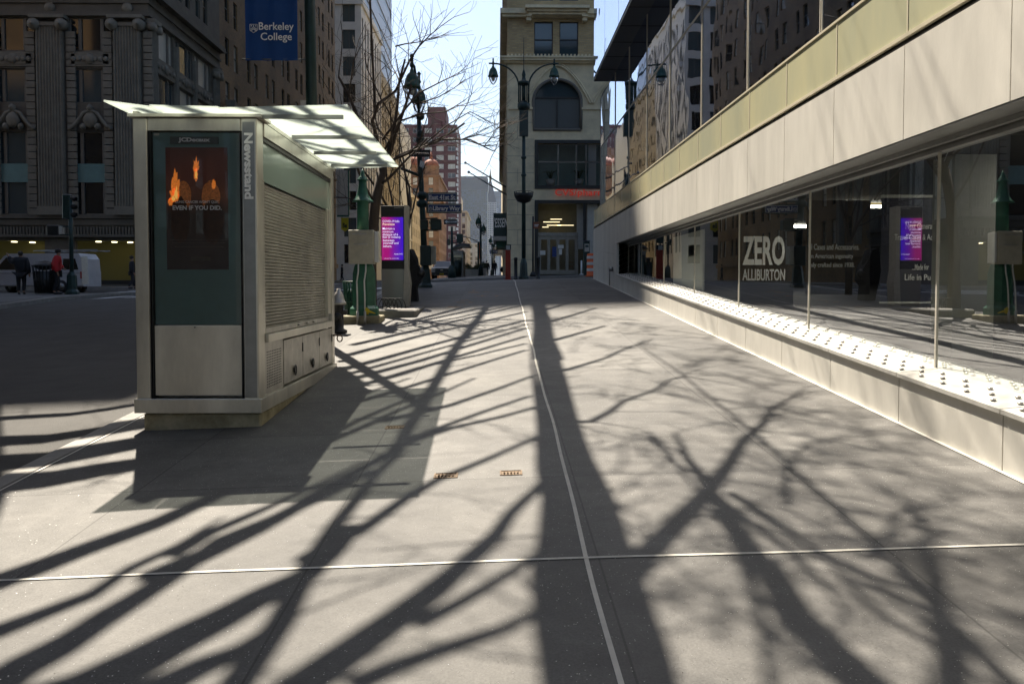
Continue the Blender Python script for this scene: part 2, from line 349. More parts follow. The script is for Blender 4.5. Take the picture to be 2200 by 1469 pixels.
# ---------------------------------------------------------------- text
def text(s, O, u, v, width=None, height=None, m='letter', parent=None, name='lettering', th=.004, bold=0., align='L', gap=1.0, shear=0.):
    """flat raised lettering: O lower-left corner, u reading direction, v up direction"""
    cu = bpy.data.curves.new('t', 'FONT'); cu.body = s; cu.size = 1; cu.offset = bold; cu.extrude = .001; cu.space_character = gap; cu.shear = shear; cu.resolution_u = 3
    ob = bpy.data.objects.new('t', cu); C.objects.link(ob); dg = bpy.context.evaluated_depsgraph_get(); dg.update()
    me = bpy.data.meshes.new_from_object(ob.evaluated_get(dg)); C.objects.unlink(ob); bpy.data.objects.remove(ob); bpy.data.curves.remove(cu)
    xs = [q.co.x for q in me.vertices]; ys = [q.co.y for q in me.vertices]; x0, x1, y0, y1 = min(xs), max(xs), min(ys), max(ys)
    sy = (height/(y1-y0)) if height else None; sx = (width/(x1-x0)) if width else sy
    if sy is None: sy = sx
    u = Vector(u).normalized(); v = Vector(v).normalized(); n = u.cross(v); O = Vector(O); base = parent_world(parent) if parent is not None else Vector((0, 0, 0))
    ox = {'L': x0, 'C': (x0+x1)/2, 'R': x1}[align]
    for q in me.vertices:
        c = q.co; q.co = O+u*((c.x-ox)*sx)+v*((c.y-y0)*sy)+n*(th if c.z > 0 else .0005)-base
    me.materials.clear(); me.materials.append(M[m]); me.name = name
    for pl in me.polygons: pl.material_index = 0
    o = bpy.data.objects.new(name, me); C.objects.link(o)
    if parent is not None: o.parent = parent
    return o

# ---------------------------------------------------------------- setting
def sheet(name, x0, x1, ys, m, dz=0., nx=6, kind='structure'):
    mb = MB(); xs = sorted(set([x0, x1]+[x0+(x1-x0)*i/nx for i in range(nx+1)]+[c for c in (0, -17, 8) if x0 < c < x1]))
    n = len(xs); vs = [(x, y, G(x, y)+dz) for y in ys for x in xs]
    fs = [(j*n+i, j*n+i+1, (j+1)*n+i+1, (j+1)*n+i) for j in range(len(ys)-1) for i in range(n-1)]
    return tag(mb.add(vs, fs).build(name, m), kind=kind)
def yr(a, b, st=2.): 
    k = max(1, int(math.ceil((b-a)/st))); return sorted(set([a+(b-a)*i/k for i in range(k+1)]+[q for q, _ in KN if a < q < b]))
sheet('road', -400, 400, yr(-60, 120, 2)+yr(130, 3000, 40), M['asphalt'], -.15, nx=16)
def walk(name, x0, x1, y0, y1, kerb_sides, m=None, rc=0):
    """raised sidewalk with a granite kerb on the given sides"""
    o = sheet(name, x0, x1, yr(y0, y1), m or M['paving'])
    k = MB()
    for sd in kerb_sides:
        if sd in 'LR':
            x = x0 if sd == 'L' else x1; xx = (x-.16, x) if sd == 'L' else (x, x+.16); ys = yr(y0, y1)
            for a, b in zip(ys, ys[1:]):
                vs = [(X, Y, G(x, Y)+d) for d in (-.2, .004) for X, Y in ((xx[0], a), (xx[1], a), (xx[1], b), (xx[0], b))]
                k.add(vs, [(3, 2, 1, 0), (4, 5, 6, 7), (0, 1, 5, 4), (1, 2, 6, 5), (2, 3, 7, 6), (3, 0, 4, 7)])
        else:
            y = y0 if sd == 'N' else y1; yy = (y-.16, y) if sd == 'N' else (y, y+.16); nn = 8
            for i in range(nn):
                a = x0+(x1-x0)*i/nn; b = x0+(x1-x0)*(i+1)/nn
                vs = [(X, Y, G(X, Y)+d) for d in (-.2, .004) for X, Y in ((a, yy[0]), (b, yy[0]), (b, yy[1]), (a, yy[1]))]
                k.add(vs, [(3, 2, 1, 0), (4, 5, 6, 7), (0, 1, 5, 4), (1, 2, 6, 5), (2, 3, 7, 6), (3, 0, 4, 7)])
    tag(k.build('kerb', M['kerb']), kind='structure')
walk('sidewalk', -3.6, 3.7, -40, 38.8, 'LS'); walk('sidewalk', 3.7, 60, 31.5, 38.8, 'S')
walk('sidewalk', -21.5, -15.8, -40, 37.0, 'RS'); walk('sidewalk', -60, -21.5, 32, 37.0, 'S')
walk('sidewalk', -3.6, .9, 47.0, 118, 'LN'); walk('sidewalk', .9, 60, 47, 51, 'N')
walk('sidewalk', -21.5, -15.8, 48, 112, 'RN'); walk('sidewalk', -60, -21.5, 48, 52, 'N')
walk('sidewalk', -3.6, .9, 128, 500, 'LN'); walk('sidewalk', -21.5, -15.8, 128, 500, 'RN')
# white caulk joints
mb = MB()
def strip(mb, pts, wd, dz=.004, n=2):
    for (x0, y0), (x1, y1) in zip(pts, pts[1:]):
        d = Vector((x1-x0, y1-y0)).normalized(); q = Vector((-d.y, d.x))*wd/2
        mb.quad(*[(a, b, G(a, b)+dz) for a, b in ((x0-q.x, y0-q.y), (x1-q.x, y1-q.y), (x1+q.x, y1+q.y), (x0+q.x, y0+q.y))])
pts = [(.45+.0052*y+.007*math.sin(y*1.1)+.004*math.sin(y*2.7), y) for y in [i*.4 for i in range(2, 95)]]
strip(mb, pts, .024)
tag(mb.build('pavement_joint', M['caulk']), kind='structure')
mb = MB(); strip(mb, [(x, 4.36+.004*math.sin(x*3)) for x in [i*.35-3.6 for i in range(22)]], .024, .005)
tag(mb.build('pavement_joint', M['caulk']), kind='structure')
mb = MB(); strip(mb, [(3.455, y) for y in [i*1.-1 for i in range(33)]], .035, .006)
tag(mb.build('pavement_joint', M['caulk']), kind='structure')
mb = MB(); strip(mb, [(-3.56, y) for y in [i*1.+2 for i in range(36)]], .02, .006)
tag(mb.build('pavement_joint', M['caulk']), kind='structure')
# crosswalk bars
def bars(name, x0, x1, y0, y1, n, along):
    mb = MB()
    for i in range(n):
        if along == 'x': 
            a = x0+(x1-x0)*(i+.2)/n; b = x0+(x1-x0)*(i+.7)/n; ys = yr(y0, y1, 1.5)
            for c, d in zip(ys, ys[1:]): mb.quad(*[(X, Y, G(X, Y)-.15+.005) for X, Y in ((a, c), (b, c), (b, d), (a, d))])
        else:
            a = y0+(y1-y0)*(i+.2)/n; b = y0+(y1-y0)*(i+.7)/n
            for k in range(4):
                c = x0+(x1-x0)*k/4; d = x0+(x1-x0)*(k+1)/4; mb.quad(*[(X, Y, G(X, Y)-.15+.005) for X, Y in ((c, a), (d, a), (d, b), (c, b))])
    tag(mb.build(name, M['paint']), kind='structure')
bars('crosswalk_marking', -15.4, -3.9, 31.4, 35.0, 10, 'x')
bars('crosswalk_marking', -3.4, .8, 39.4, 46.6, 6, 'y'); bars('crosswalk_marking', -20.5, -16.5, 37.6, 47.6, 8, 'y')
bars('crosswalk_marking', -15.4, -3.9, 50.5, 53.8, 10, 'x')
# ---------------------------------------------------------------- facade machinery
def frame_of(O, rz):
    c, s = math.cos(rz), math.sin(rz)
    return lambda u, d, z: (O[0]+u*c-d*s, O[1]+u*s+d*c, z)
def facade(mb, O, rz, W, z0, z1, holes, depth=.22, mi=0):
    T = frame_of(O, rz)
    us = sorted(set([0., W]+[h[0] for h in holes]+[h[1] for h in holes])); zs = sorted(set([z0, z1]+[h[2] for h in holes]+[h[3] for h in holes]))
    us = [u for u in us if -1e-6 <= u <= W+1e-6]; zs = [z for z in zs if z0-1e-6 <= z <= z1+1e-6]
    for a, b in zip(zs, zs[1:]):
        zm = (a+b)/2; row = [h for h in holes if h[2] < zm < h[3]]; st = None
        for c, d in zip(us, us[1:]):
            um = (c+d)/2; solid = not any(h[0] < um < h[1] for h in row)
            if solid and st is None: st = c
            if (not solid or d == us[-1]) and st is not None:
                e = d if solid else c
                mb.quad(T(st, 0, a), T(e, 0, a), T(e, 0, b), T(st, 0, b), mi); st = None
    for u0, u1, a, b in holes:
        mb.quad(T(u0, 0, a), T(u0, depth, a), T(u0, depth, b), T(u0, 0, b), mi); mb.quad(T(u1, 0, a), T(u1, 0, b), T(u1, depth, b), T(u1, depth, a), mi)
        mb.quad(T(u0, 0, a), T(u1, 0, a), T(u1, depth, a), T(u0, depth, a), mi); mb.quad(T(u0, 0, b), T(u0, depth, b), T(u1, depth, b), T(u1, 0, b), mi)
_wc = {}
def win_proto(w, h, style):
    k = (round(w, 2), round(h, 2), style)
    if k in _wc: return _wc[k]
    f = MB(); t = .06; d0, d1 = .12, .19
    f.box(0, t, d0, d1, 0, h); f.box(w-t, w, d0, d1, 0, h); f.box(t, w-t, d0, d1, 0, t); f.box(t, w-t, d0, d1, h-t, h)
    if style == 'sash': f.box(t, w-t, d0-.02, d1, h*.5-.03, h*.5+.03)
    elif style == 'triple':
        for q in (.24, .76): f.box(w*q-.09, w*q+.09, d0-.06, d1, t, h-t)
    elif style == 'double': f.box(w*.5-.04, w*.5+.04, d0, d1, t, h-t); f.box(t, w-t, d0, d1, h*.78-.03, h*.78+.03)
    elif style == 'strip':
        for q in range(1, int(h/3.2)): f.box(t, w-t, d0-.03, d1, q*3.2, q*3.2+.9)
        f.box(w*.5-.04, w*.5+.04, d0, d1, t, h-t)
    p = MB(); p.quad((t*.5, .16, t*.5), (w-t*.5, .16, t*.5), (w-t*.5, .16, h-t*.5), (t*.5, .16, h-t*.5))
    _wc[k] = (f, p, {}); return _wc[k]
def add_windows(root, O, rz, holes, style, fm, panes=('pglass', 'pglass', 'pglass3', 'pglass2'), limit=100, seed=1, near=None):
    rg = random.Random(seed); T = frame_of(O, rz); base = parent_world(root)
    if near: holes = sorted(holes, key=lambda h: (Vector(T(h[0], 0, h[2]))-Vector(near)).length)
    rest_f, rest_p = MB(), MB(); nr = 0
    for i, (u0, u1, a, b) in enumerate(holes):
        f, p, cache = win_proto(u1-u0, b-a, style); pm = rg.choice(panes)
        if i < limit:
            kf = ('f', fm)
            if kf not in cache:
                me = bpy.data.meshes.new('window'); me.from_pydata(f.v, [], f.f); me.materials.append(M[fm]); cache[kf] = me
            if pm not in cache:
                me = bpy.data.meshes.new('pane'); me.from_pydata(p.v, [], p.f); me.materials.append(M[pm]); cache[pm] = me
            o = bpy.data.objects.new('window', cache[kf]); C.objects.link(o); o.parent = root; o.location = Vector(T(u0, 0, a))-base; o.rotation_euler = (0, 0, rz)
            q = bpy.data.objects.new('pane', cache[pm]); C.objects.link(q); q.parent = o
            if style == 'sash': q.rotation_euler = (rg.uniform(-.012, .012), 0, rg.uniform(-.02, .02))
        else:
            nr += 1; mi = panes.index(pm)
            rest_f.add([T(u0+x, y, a+z) for x, y, z in f.v], f.f); rest_p.add([T(u0+x, y, a+z) for x, y, z in p.v], p.f, mi)
    if nr:
        rest_f.build('windows', M[fm], root)['kind'] = 'stuff'; rest_p.build('window_panes', [M[q] for q in panes], root)['kind'] = 'stuff'
def grid_holes(W, z0, z1, cols, rows, ww, wh, zoff=.9, pair=0):
    out = []; cw = W/cols; rh = (z1-z0)/rows
    for j in range(rows):
        for i in range(cols):
            c = cw*(i+.5)
            if pair:
                for s in (-1, 1): u = c+s*(ww/2+pair/2); out.append((u-ww/2, u+ww/2, z0+rh*j+zoff, z0+rh*j+zoff+wh))
            else: out.append((c-ww/2, c+ww/2, z0+rh*j+zoff, z0+rh*j+zoff+wh))
    return out
def core(mb, x0, x1, y0, y1, z0, z1, fx=None, mi=0, shop=None):
    """solid body set back .3 m behind street faces ('W' = -x face, 'E' = +x face, 'N' = -y face), roof slab over all"""
    fx = fx or ''
    zz = z0
    if shop: mb.box(x0+(.3 if 'W' in fx else 0), x1-.3, y0+(4.2 if 'W' in fx else 3), y1, z0, shop, mi); zz = shop+.003
    mb.box(x0+(.3 if 'W' in fx else 0), x1-(.3 if 'E' in fx else 0), y0+(.3 if 'N' in fx else 0), y1, zz, z1-.1, mi)
    mb.box(x0, x1, y0, y1, z1-.1+.003, z1+.25, mi)
LX = -20.9
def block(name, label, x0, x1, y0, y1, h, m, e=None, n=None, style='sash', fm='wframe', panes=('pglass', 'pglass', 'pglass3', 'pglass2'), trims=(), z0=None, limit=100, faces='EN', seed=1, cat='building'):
    """generic building with windowed faces; e/n = (cols, rows, ww, wh, zoff, pair, zstart) for side and front"""
    g = min(G(max(x0, -40), y0), G(max(x0, -40), y1))-.3 if z0 is None else z0
    root = thing(name, label, cat, ((x0+x1)/2, y0, g)); wall = MB(); core(wall, x0, x1, y0, y1, g, h, faces)
    jobs = []
    if n:
        c, r_, ww, wh, zo, pr, zs = n; H = grid_holes(x1-x0, zs, h-.6, c, r_, ww, wh, zo, pr); facade(wall, (x0, y0), 0, x1-x0, g, h, H); jobs.append(((x0, y0), 0, H))
    if e and 'E' in faces:
        c, r_, ww, wh, zo, pr, zs = e; H = grid_holes(y1-y0, zs, h-.6, c, r_, ww, wh, zo, pr); facade(wall, (x1, y0), R(90), y1-y0, g, h, H); jobs.append(((x1, y0), R(90), H))
    if e and 'W' in faces:
        c, r_, ww, wh, zo, pr, zs = e; H = grid_holes(y1-y0, zs, h-.6, c, r_, ww, wh, zo, pr); facade(wall, (x0, y1), R(-90), y1-y0, g, h, H); jobs.append(((x0, y1), R(-90), H))
    for z, o, hh in trims: wall.box(x0-o, x1+o, y0-o, y1, z, z+hh)
    wall.build('wall', m, root)
    for i, (O, rz, H) in enumerate(jobs): add_windows(root, O, rz, H, style, fm, panes, limit//len(jobs), seed+i, near=(0, 0, E))
    return root

exec_parts = []
# ================================================================ dark corner building (left)
def corner_building():
    y0 = 51.0; x0, x1 = -42., LX
    g = G(x1, y0)-.2; root = thing('limestone_building', 'dark limestone corner building with fluted pilasters over an olive lit recess', 'building', (x1-8, y0, g))
    Xp = lambda px: P(px, 614, y0).x; Zp = lambda py: P(200, py, y0).z
    top = 61.; wall = MB(); core(wall, x0, x1, y0, 64., g, top, 'EN', shop=P(200, 515, y0).z+.12)  # top out of view raised so the road falls in shade
    bands = [(110, 38), (221, 148), (461, 283)]; H = []; HS = []; att = []
    zs = [(Zp(a), Zp(b)) for a, b in bands]
    UP, UPS = [], []; bays = [(Xp(a), Xp(b)) for a, b in ((-333, -243), (-169, -79), (-5, 85), (159, 249))]
    for a, b in bays:
        for z0, z1 in zs: H.append((a-x0, b-x0, z0, z1))
    for a, b in ((.9, 3.9), (4.3, 7.3), (7.7, 10.9)):
        for z0, z1 in zs: HS.append((a, b, z0, z1))
        for q in (0, 1):
            u = a+.3+q*1.5; att.append((u, u+.9, Zp(-60), Zp(-150)))
    sh0, sh1 = g+.3, Zp(517)
    shop = [(Xp(-180)-x0, Xp(98)-x0, sh0, sh1), (Xp(163)-x0, Xp(292)-x0, sh0, sh1)]
    attf = [(a-x0+.3+q*1.3, a-x0+1.1+q*1.3, Zp(-60), Zp(-150)) for a, b in bays for q in (0, 1)]
    for zz in range(6):
        zu = 22.5+zz*5.5
        for a_, b_ in bays: UP.append((a_-x0+.2, b_-x0-.2, zu, zu+3.2))
        for a_ in (.9, 4.3, 7.7): UPS.append((a_+.2, a_+2.9, zu, zu+3.2))
    facade(wall, (x1, y0), R(90), 13., g, top, HS+att+UPS, .3)
    facade(wall, (x0, y0), 0, x1-x0, g, top, H+shop+attf+UP, .3)
    # frieze, cornice, sill bands
    for z, h, o in ((Zp(36), .25, .18), (Zp(8), .18, .12), (Zp(-14), .35, .45), (Zp(-22), .3, .3), (Zp(470), .22, .22), (Zp(484), .35, .12), (Zp(510), .16, .3)):
        wall.box(x0, x1+o, y0-o, y0+.0, z, z+h); wall.box(x1, x1+o, y0, 64, z, z+h)
    for i in range(110):      # dentils
        u = x1-.1-i*.19; wall.box(u-.06, u+.06, y0-.2, y0, Zp(505), Zp(488))
    for i in range(60): u = y0+i*.21; wall.box(x1, x1+.2, u-.06, u+.06, Zp(505), Zp(488))
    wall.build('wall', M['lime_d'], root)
    add_windows(root, (x0, y0), 0, H, 'triple', 'wframe_l', ('pglass', 'pglass', 'pglass3'), 60, 3)
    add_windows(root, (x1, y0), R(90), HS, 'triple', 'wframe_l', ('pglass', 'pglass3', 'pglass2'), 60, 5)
    add_windows(root, (x1, y0), R(90), att, 'sash', 'wframe', ('pglass', 'pglass3'), 20, 5)
    add_windows(root, (x0, y0), 0, attf, 'sash', 'wframe', ('pglass', 'pglass3'), 20, 5)
    add_windows(root, (x0, y0), 0, UP, 'triple', 'wframe_l', ('pglass', 'pglass3'), 60, 3); add_windows(root, (x1, y0), R(90), UPS, 'triple', 'wframe_l', ('pglass', 'pglass3'), 60, 3)
    # fluted pilasters with ionic capitals and banded strips
    for px in (-208, -44, 120, 284):
        xc = Xp(px); wd = .78; pm = MB(); z0, z1 = Zp(462), Zp(60)
        pm.box(xc-wd, xc+wd, y0-.28, y0, z0, z1)
        for k in range(9):
            u = xc-wd+.09+k*(2*wd-.18)/8
            pm.tube([(u, y0-.29, z0+.1), (u, y0-.29, z1)], .055, 6, cap=False)
        pm.box(xc-wd-.12, xc+wd+.12, y0-.42, y0, z0-.02, z0+.25); pm.box(xc-wd-.06, xc+wd+.06, y0-.36, y0, z0+.25, z0+.5)
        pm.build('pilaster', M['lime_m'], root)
        cp = MB(); cz = Zp(48)
        cp.box(xc-wd-.15, xc+wd+.15, y0-.4, y0, Zp(60), Zp(52)); cp.box(xc-wd-.25, xc+wd+.25, y0-.55, y0, Zp(44), Zp(37))
        for s in (-1, 1):
            c = xc+s*(wd+.02)
            for r0, dd in ((.34, .52), (.24, .58), (.13, .64), (.06, .68)):
                cp.tube([(c, y0-dd, Zp(57)), (c, y0-.05, Zp(57))], r0, 16)
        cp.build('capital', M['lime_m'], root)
        for s in (-1, 1):
            st = MB(); u = xc+s*(wd+.42)
            for k in range(26):
                z = z0+k*.42
                if z+.38 > z1: break
                st.bbox(u-.27, u+.27, y0-.14, y0, z, z+.37, .02)
            st.build('banded_strip', M['lime_m'], root)
        ro = MB(); ro.lathe((0, 0, 0), [(.3, 0), (.32, .08), (.2, .14), (.08, .2)], 14)
        ro.v = [(xc+x, y0-z-.02, Zp(18)+y) for x, y, z in ro.v]; ro.build('rosette', M['lime_m'], root)
    for yc in (y0+.45, y0+4.1, y0+7.5, y0+11.9):
        pm = MB(); wd = .42 if yc in (y0+.45, y0+11.9) else .16
        pm.box(x1, x1+.2, yc-wd, yc+wd, Zp(462), Zp(60))
        for k in range(5 if wd > .3 else 2): u = yc-wd+.08+k*(.17); pm.tube([(x1+.2, u, Zp(455)), (x1+.2, u, Zp(60))], .04, 5, cap=False)
        pm.build('pilaster', M['lime_m'], root)
        if wd > .3:
            cp = MB(); cp.box(x1, x1+.45, yc-wd-.1, yc+wd+.1, Zp(50), Zp(40))
            for s in (-1, 1): cp.tube([(x1, yc+s*wd, Zp(57)), (x1+.45, yc+s*wd, Zp(57))], .27, 12)
            cp.build('capital', M['lime_m'], root)
    # carved panels between floors and cartouches over the tall windows
    for a, b in bays:
        m = (a+b)/2; c = MB()
        for z0, z1 in ((Zp(144), Zp(113)),):
            c.box(a, b, y0-.1, y0, z0, z1); c.box(a+.15, b-.15, y0-.14, y0-.1, z0+.12, z1-.12)
            for q in range(7): c.sphere((lerp(a+.3, b-.3, q/6), y0-.16, (z0+z1)/2), .16 if q != 3 else .3, 8, 6, sq=(1, .5, 1), jit=.3)
        c.build('carved_panel', M['lime_m'], root)
        c = MB(); zb = Zp(279)
        arc = [(m-1.25, zb+.1), (m-1.0, zb+.16), (m-.75, zb+.45), (m-.4, zb+.95), (m, zb+1.1), (m+.4, zb+.95), (m+.75, zb+.45), (m+1.0, zb+.16), (m+1.25, zb+.1)]
        c.tube([(x, y0-.22, z) for x, z in arc], .11, 7)
        c.sphere((m, y0-.2, zb+.55), .42, 12, 8, sq=(1, .5, 1.15), jit=.25); c.sphere((m, y0-.25, zb+1.25), .2, 8, 6, jit=.3)
        for s in (-1, 1): c.sphere((m+s*.42, y0-.18, zb+.15), .2, 8, 6, jit=.4); c.sphere((m+s*1.2, y0-.2, zb+.05), .14, 8, 6)
        c.build('cartouche', M['lime_m'], root)
    for a, b in ((.9, 3.9), (4.3, 7.3), (7.7, 10.9)):
        c = MB(); z0, z1 = Zp(146), Zp(113); c.box(x1, x1+.1, y0+a, y0+b, z0, z1)
        for q in range(5): c.sphere((x1+.14, y0+lerp(a+.3, b-.3, q/4), (z0+z1)/2), .17 if q != 2 else .3, 8, 6, sq=(.5, 1, 1), jit=.3)
        c.build('carved_panel', M['lime_m'], root)
    # teal spandrels in the tall windows
    for a, b in bays:
        c = MB(); c.box(a+.1, b-.1, y0+.02, y0+.11, Zp(392), Zp(352)); c.build('spandrel', M['teal'], root)
    # shop recess
    c = MB(); c.box(x0+.5, x1-.32, y0+2.4, y0+2.5, g+.3, sh1+.1); c.build('shop_wall', M['olive'], root)
    c = MB(); c.box(x0+.5, x1-.3, y0+.31, y0+2.39, sh1+.01, sh1+.1); c.build('shop_ceiling', M['olive'], root)
    c = MB(); c.box(x0+.5, x1-.3, y0+.02, y0+.2, g, g+.55); c.build('shop_sill', M['black'], root)
    for px, yy in ((31, .8), (70, 1.6), (212, .6), (246, 1.0), (280, 1.4)):
        q = P(px, 530, y0+yy); l = MB(); l.lathe((q.x, q.y, sh1-.06), [(.16, 0), (.16, .05)], 12); l.build('downlight', M['lamp'], root)
    l = MB(); q = P(217, 324, y0+.24); l.box(q.x-.42, q.x+.42, y0+.27, y0+.28, q.z-.03, q.z+.03); l.build('tube_light', M['lamp'], root)
corner_building()

# ================================================================ other street blocks
root = block('brick_building', 'tall brown brick building with paired sash windows behind the blue banner', -45, LX, 64., 109., 62., M['brick_b'],
      e=(8, 17, 1.0, 2.1, .8, 1.15, 4.5), trims=((4.0, .25, .5), (15.2, .12, .3)), faces='E', limit=100, panes=('pglass', 'pglass2', 'pglass2', 'pglass3'), seed=11)  # height set to shade the road; extra pale panes imitate sky reflections
# shed the visible pediment at the first floor corner of the brick building
c = MB(); a = P(482, 225, 65.5)
c.prism([(65.2, a.z-1.2), (69.6, a.z-1.2), (69.6, a.z-.9), (65.4, a.z+.3), (65.2, a.z+.3)], 'x', LX, LX+.7); c.box(LX, LX+.5, 65.3, 65.9, 5.0, a.z-1.2); c.box(LX, LX+.5, 68.9, 69.5, 5.0, a.z-1.2)
c.build('entrance_hood', M['lime_m'], root)
block('pale_stone_building', 'pale grey stone office building with dark vertical window strips beyond the brown brick building', -36, LX, 130., 152., 46., M['grey_st'],
      e=(8, 1, 1.25, 36, 1., 0, 6.0), n=(4, 10, 1.9, 2.9, .7, 0, 4.5), style='strip', trims=((44.6, .3, .8),), seed=4, panes=('pglass', 'pglass3'))
tw = block('glass_tower', 'tall blue grey tower with slanting pale stripes rising above the pale stone building', -95, -24.5, 153., 196., 200., mat('tower_skin', (.17, .18, .235), .35, n=.1, ns=.1),
      e=(1, 44, 42.6, 1.7, .9, 0, 4.0), style='x', fm='slate', panes=('slate',), seed=6, faces='E')  # upper part out of view, raised so its shadow covers the far sidewalk
block('gold_brick_building', 'narrow ochre brick building at the foot of the blue grey tower', -24.3, LX, 152.2, 178., 40., brickmat('ochre_brick', (.42, .31, .16), (.3, .22, .11), (.3, .26, .18), sc=2),
      e=(7, 11, 1.3, 1.9, .9, 0, 4.0), n=(1, 11, 1.2, 1.9, .9, 0, 4.0), trims=((37.5, .25, .5),), seed=8)
block('cream_terrace_building', 'smooth cream stone building with a plain sunlit flank', -34, LX, 181., 203., 37., mat('smooth_pale_stone', (.62, .58, .5), .8, n=.1, ns=.1),
      e=(6, 1, 1.6, 2.2, 1., 0, 3.0), trims=((12.4, .2, .5),), seed=9, panes=('pglass', 'pglass3'))
block('low_cream_building', 'lower cream stone building stepping down past the signal pole', -40, LX, 205., 240., 24., M['cream_st'], e=(8, 6, 1.3, 2.0, .9, 0, 3.0), trims=((23.2, .3, .6),), seed=10)
# brown tower with terracotta domes
def domed():
    x0, x1, y0, y1 = -38., LX+2.5, 262., 300.
    root = block('domed_building', 'tan brick building topped with terracotta domes behind the street name signs', x0, x1, y0, y1, 36., M['brick_t'], n=(4, 9, 1.4, 2.3, .9, 0, 6), e=(9, 9, 1.4, 2.3, .9, 0, 6), trims=((29, .6, .6), (35.5, .5, .6)), seed=12)
    dm = mat('terracotta', (.30, .10, .05), .75, n=.4, ns=.8)
    for cx, cy, r in ((-21.0, y0+3.4, 2.5), (-26.8, y0+4, 3.6)):
        b = MB(); b.lathe((cx, cy, 36.2), [(r, 0), (r, 2.5), (r*1.08, 2.6), (r*1.08, 3)], 8, smooth=False); dr = b.build('drum', M['brick_t'], root)
        b = MB(); b.lathe((cx, cy, 39.1), [(r*math.cos(t), r*.95*math.sin(t)) for t in [R(a) for a in range(0, 91, 10)]], 16); b.lathe((cx, cy, 39.1+r*.9), [(.5, 0), (.45, 1.2), (.1, 2.4)], 8)
        b.build('dome', dm, root)
    b = MB(); b.box(-33, -30, y0+14, y0+18, 36.2, 47); b.build('chimney', M['brick_t'], root)
domed()
def maroon():
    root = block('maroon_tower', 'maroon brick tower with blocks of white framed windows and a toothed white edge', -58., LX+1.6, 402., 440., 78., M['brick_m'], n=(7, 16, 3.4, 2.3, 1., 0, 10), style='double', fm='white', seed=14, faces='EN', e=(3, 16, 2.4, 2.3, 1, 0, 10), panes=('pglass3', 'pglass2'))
    b = MB(); b.box(-33.5, -25, 404, 430, 78.3, 87); b.build('penthouse', M['brick_m'], root)
    b = MB()
    for k in range(36): b.box(LX+.9+(k % 2)*.5, LX+1.9, 401.8, 404, 3+k*2.1, 4.3+k*2.1)
    b.build('quoins', M['white'], root)
maroon()
b0 = block('beige_setback_building', 'beige apartment house with stepped upper floors', -50, -18.5, 500., 560., 46., M['cream_st'], n=(8, 12, 1.8, 2.6, .8, 0, 4), e=(16, 12, 1.8, 2.4, .8, 0, 4), trims=((30, .6, .8), (45, .6, .8)), seed=15)
b = MB(); b.box(-40, -22.5, 506, 540, 46.3, 56); b.box(-38, -25, 510, 536, 56, 62); b.build('penthouse', M['cream_st'], b0)
b0 = block('pale_terrace_building', 'pale stone apartment building far down the avenue', -50, -14.5, 640., 740., 34., mat('pale_far_stone', (.5, .45, .38), .8, n=.15, ns=.3), n=(9, 9, 1.8, 2.4, .8, 0, 4), e=(22, 9, 1.8, 2.4, .8, 0, 4), trims=((33, .8, .8),), seed=16)
block('slate_slab_tower', 'wide dark slate office slab on the skyline', -110, -18.5, 1500., 1560., 196., M['slate'], n=(24, 46, 2.6, 2.0, .9, 0, 20), style='x', fm='slate', panes=('bluegl', 'pglass3'), seed=17, faces='N', limit=40, trims=((172, 1, 20),))
def clocktower():
    x0, x1, y0 = -27., -3., 1650.
    root = block('spired_tower', 'pale stone clock tower with a steep roof and spire beside the slate slab', x0, x1, y0, y0+24, 165., mat('hazy_stone', (.42, .42, .44), .8), n=(7, 36, 1.8, 2.6, .8, 0, 6), fm='grey_st', style='x', limit=40, seed=18, faces='N', panes=('pglass3', 'slate'))
    b = MB(); xc = (x0+x1)/2; yc = y0+12; q = 12
    b.add([(xc-q, yc-q, 165.3), (xc+q, yc-q, 165.3), (xc+q, yc+q, 165.3), (xc-q, yc+q, 165.3), (xc-2.5, yc-2.5, 207), (xc+2.5, yc-2.5, 207), (xc+2.5, yc+2.5, 207), (xc-2.5, yc+2.5, 207)], [(0, 1, 5, 4), (1, 2, 6, 5), (2, 3, 7, 6), (3, 0, 4, 7), (4, 5, 6, 7)])
    b.build('roof', M['slate'], root)
    b = MB(); b.lathe((xc, yc, 207), [(2.2, 0), (2.4, 8), (3, 8.3), (1.4, 14), (.3, 26)], 8); b.build('spire', M['brass'], root)
clocktower()
block('blue_glass_tower', 'slim pale blue glass tower on the skyline left of the green shop sign', -16.5, 12, 2000., 2030., 226., M['bluegl'], n=(6, 60, 3.2, 2.3, .8, 0, 10), style='x', fm='bluegl', panes=('slate', 'bluegl'), seed=19, faces='N', limit=30)
b0 = block('blue_wing_tower', 'lower pale blue wing in front of the slim blue tower', -19, 1, 1900., 1920., 176., mat('pale_blue_skin', (.3, .36, .42), .4), n=(5, 40, 2.2, 1.8, .8, 0, 10), style='x', fm='bluegl', panes=('slate', 'bluegl'), seed=20, faces='N', limit=30)
# right hand row beyond the pharmacy
block('right_row_building', 'stone building on the right beyond the pharmacy corner', 1.2, 30, 128., 300., 44., M['limestone'], e=(30, 11, 1.4, 2.2, .8, 0, 4.5), n=(8, 11, 1.4, 2.2, .8, 0, 4.5), faces='WN', limit=60, seed=22, trims=((42, .7, 1),))
block('distant_right_building', 'distant cream building closing the right side of the avenue', 6, 40, 420., 700., 40., M['cream_st'], e=(30, 9, 1.8, 2.4, .8, 0, 4.5), n=(8, 9, 1.8, 2.4, .8, 0, 4.5), faces='WN', limit=30, seed=23)
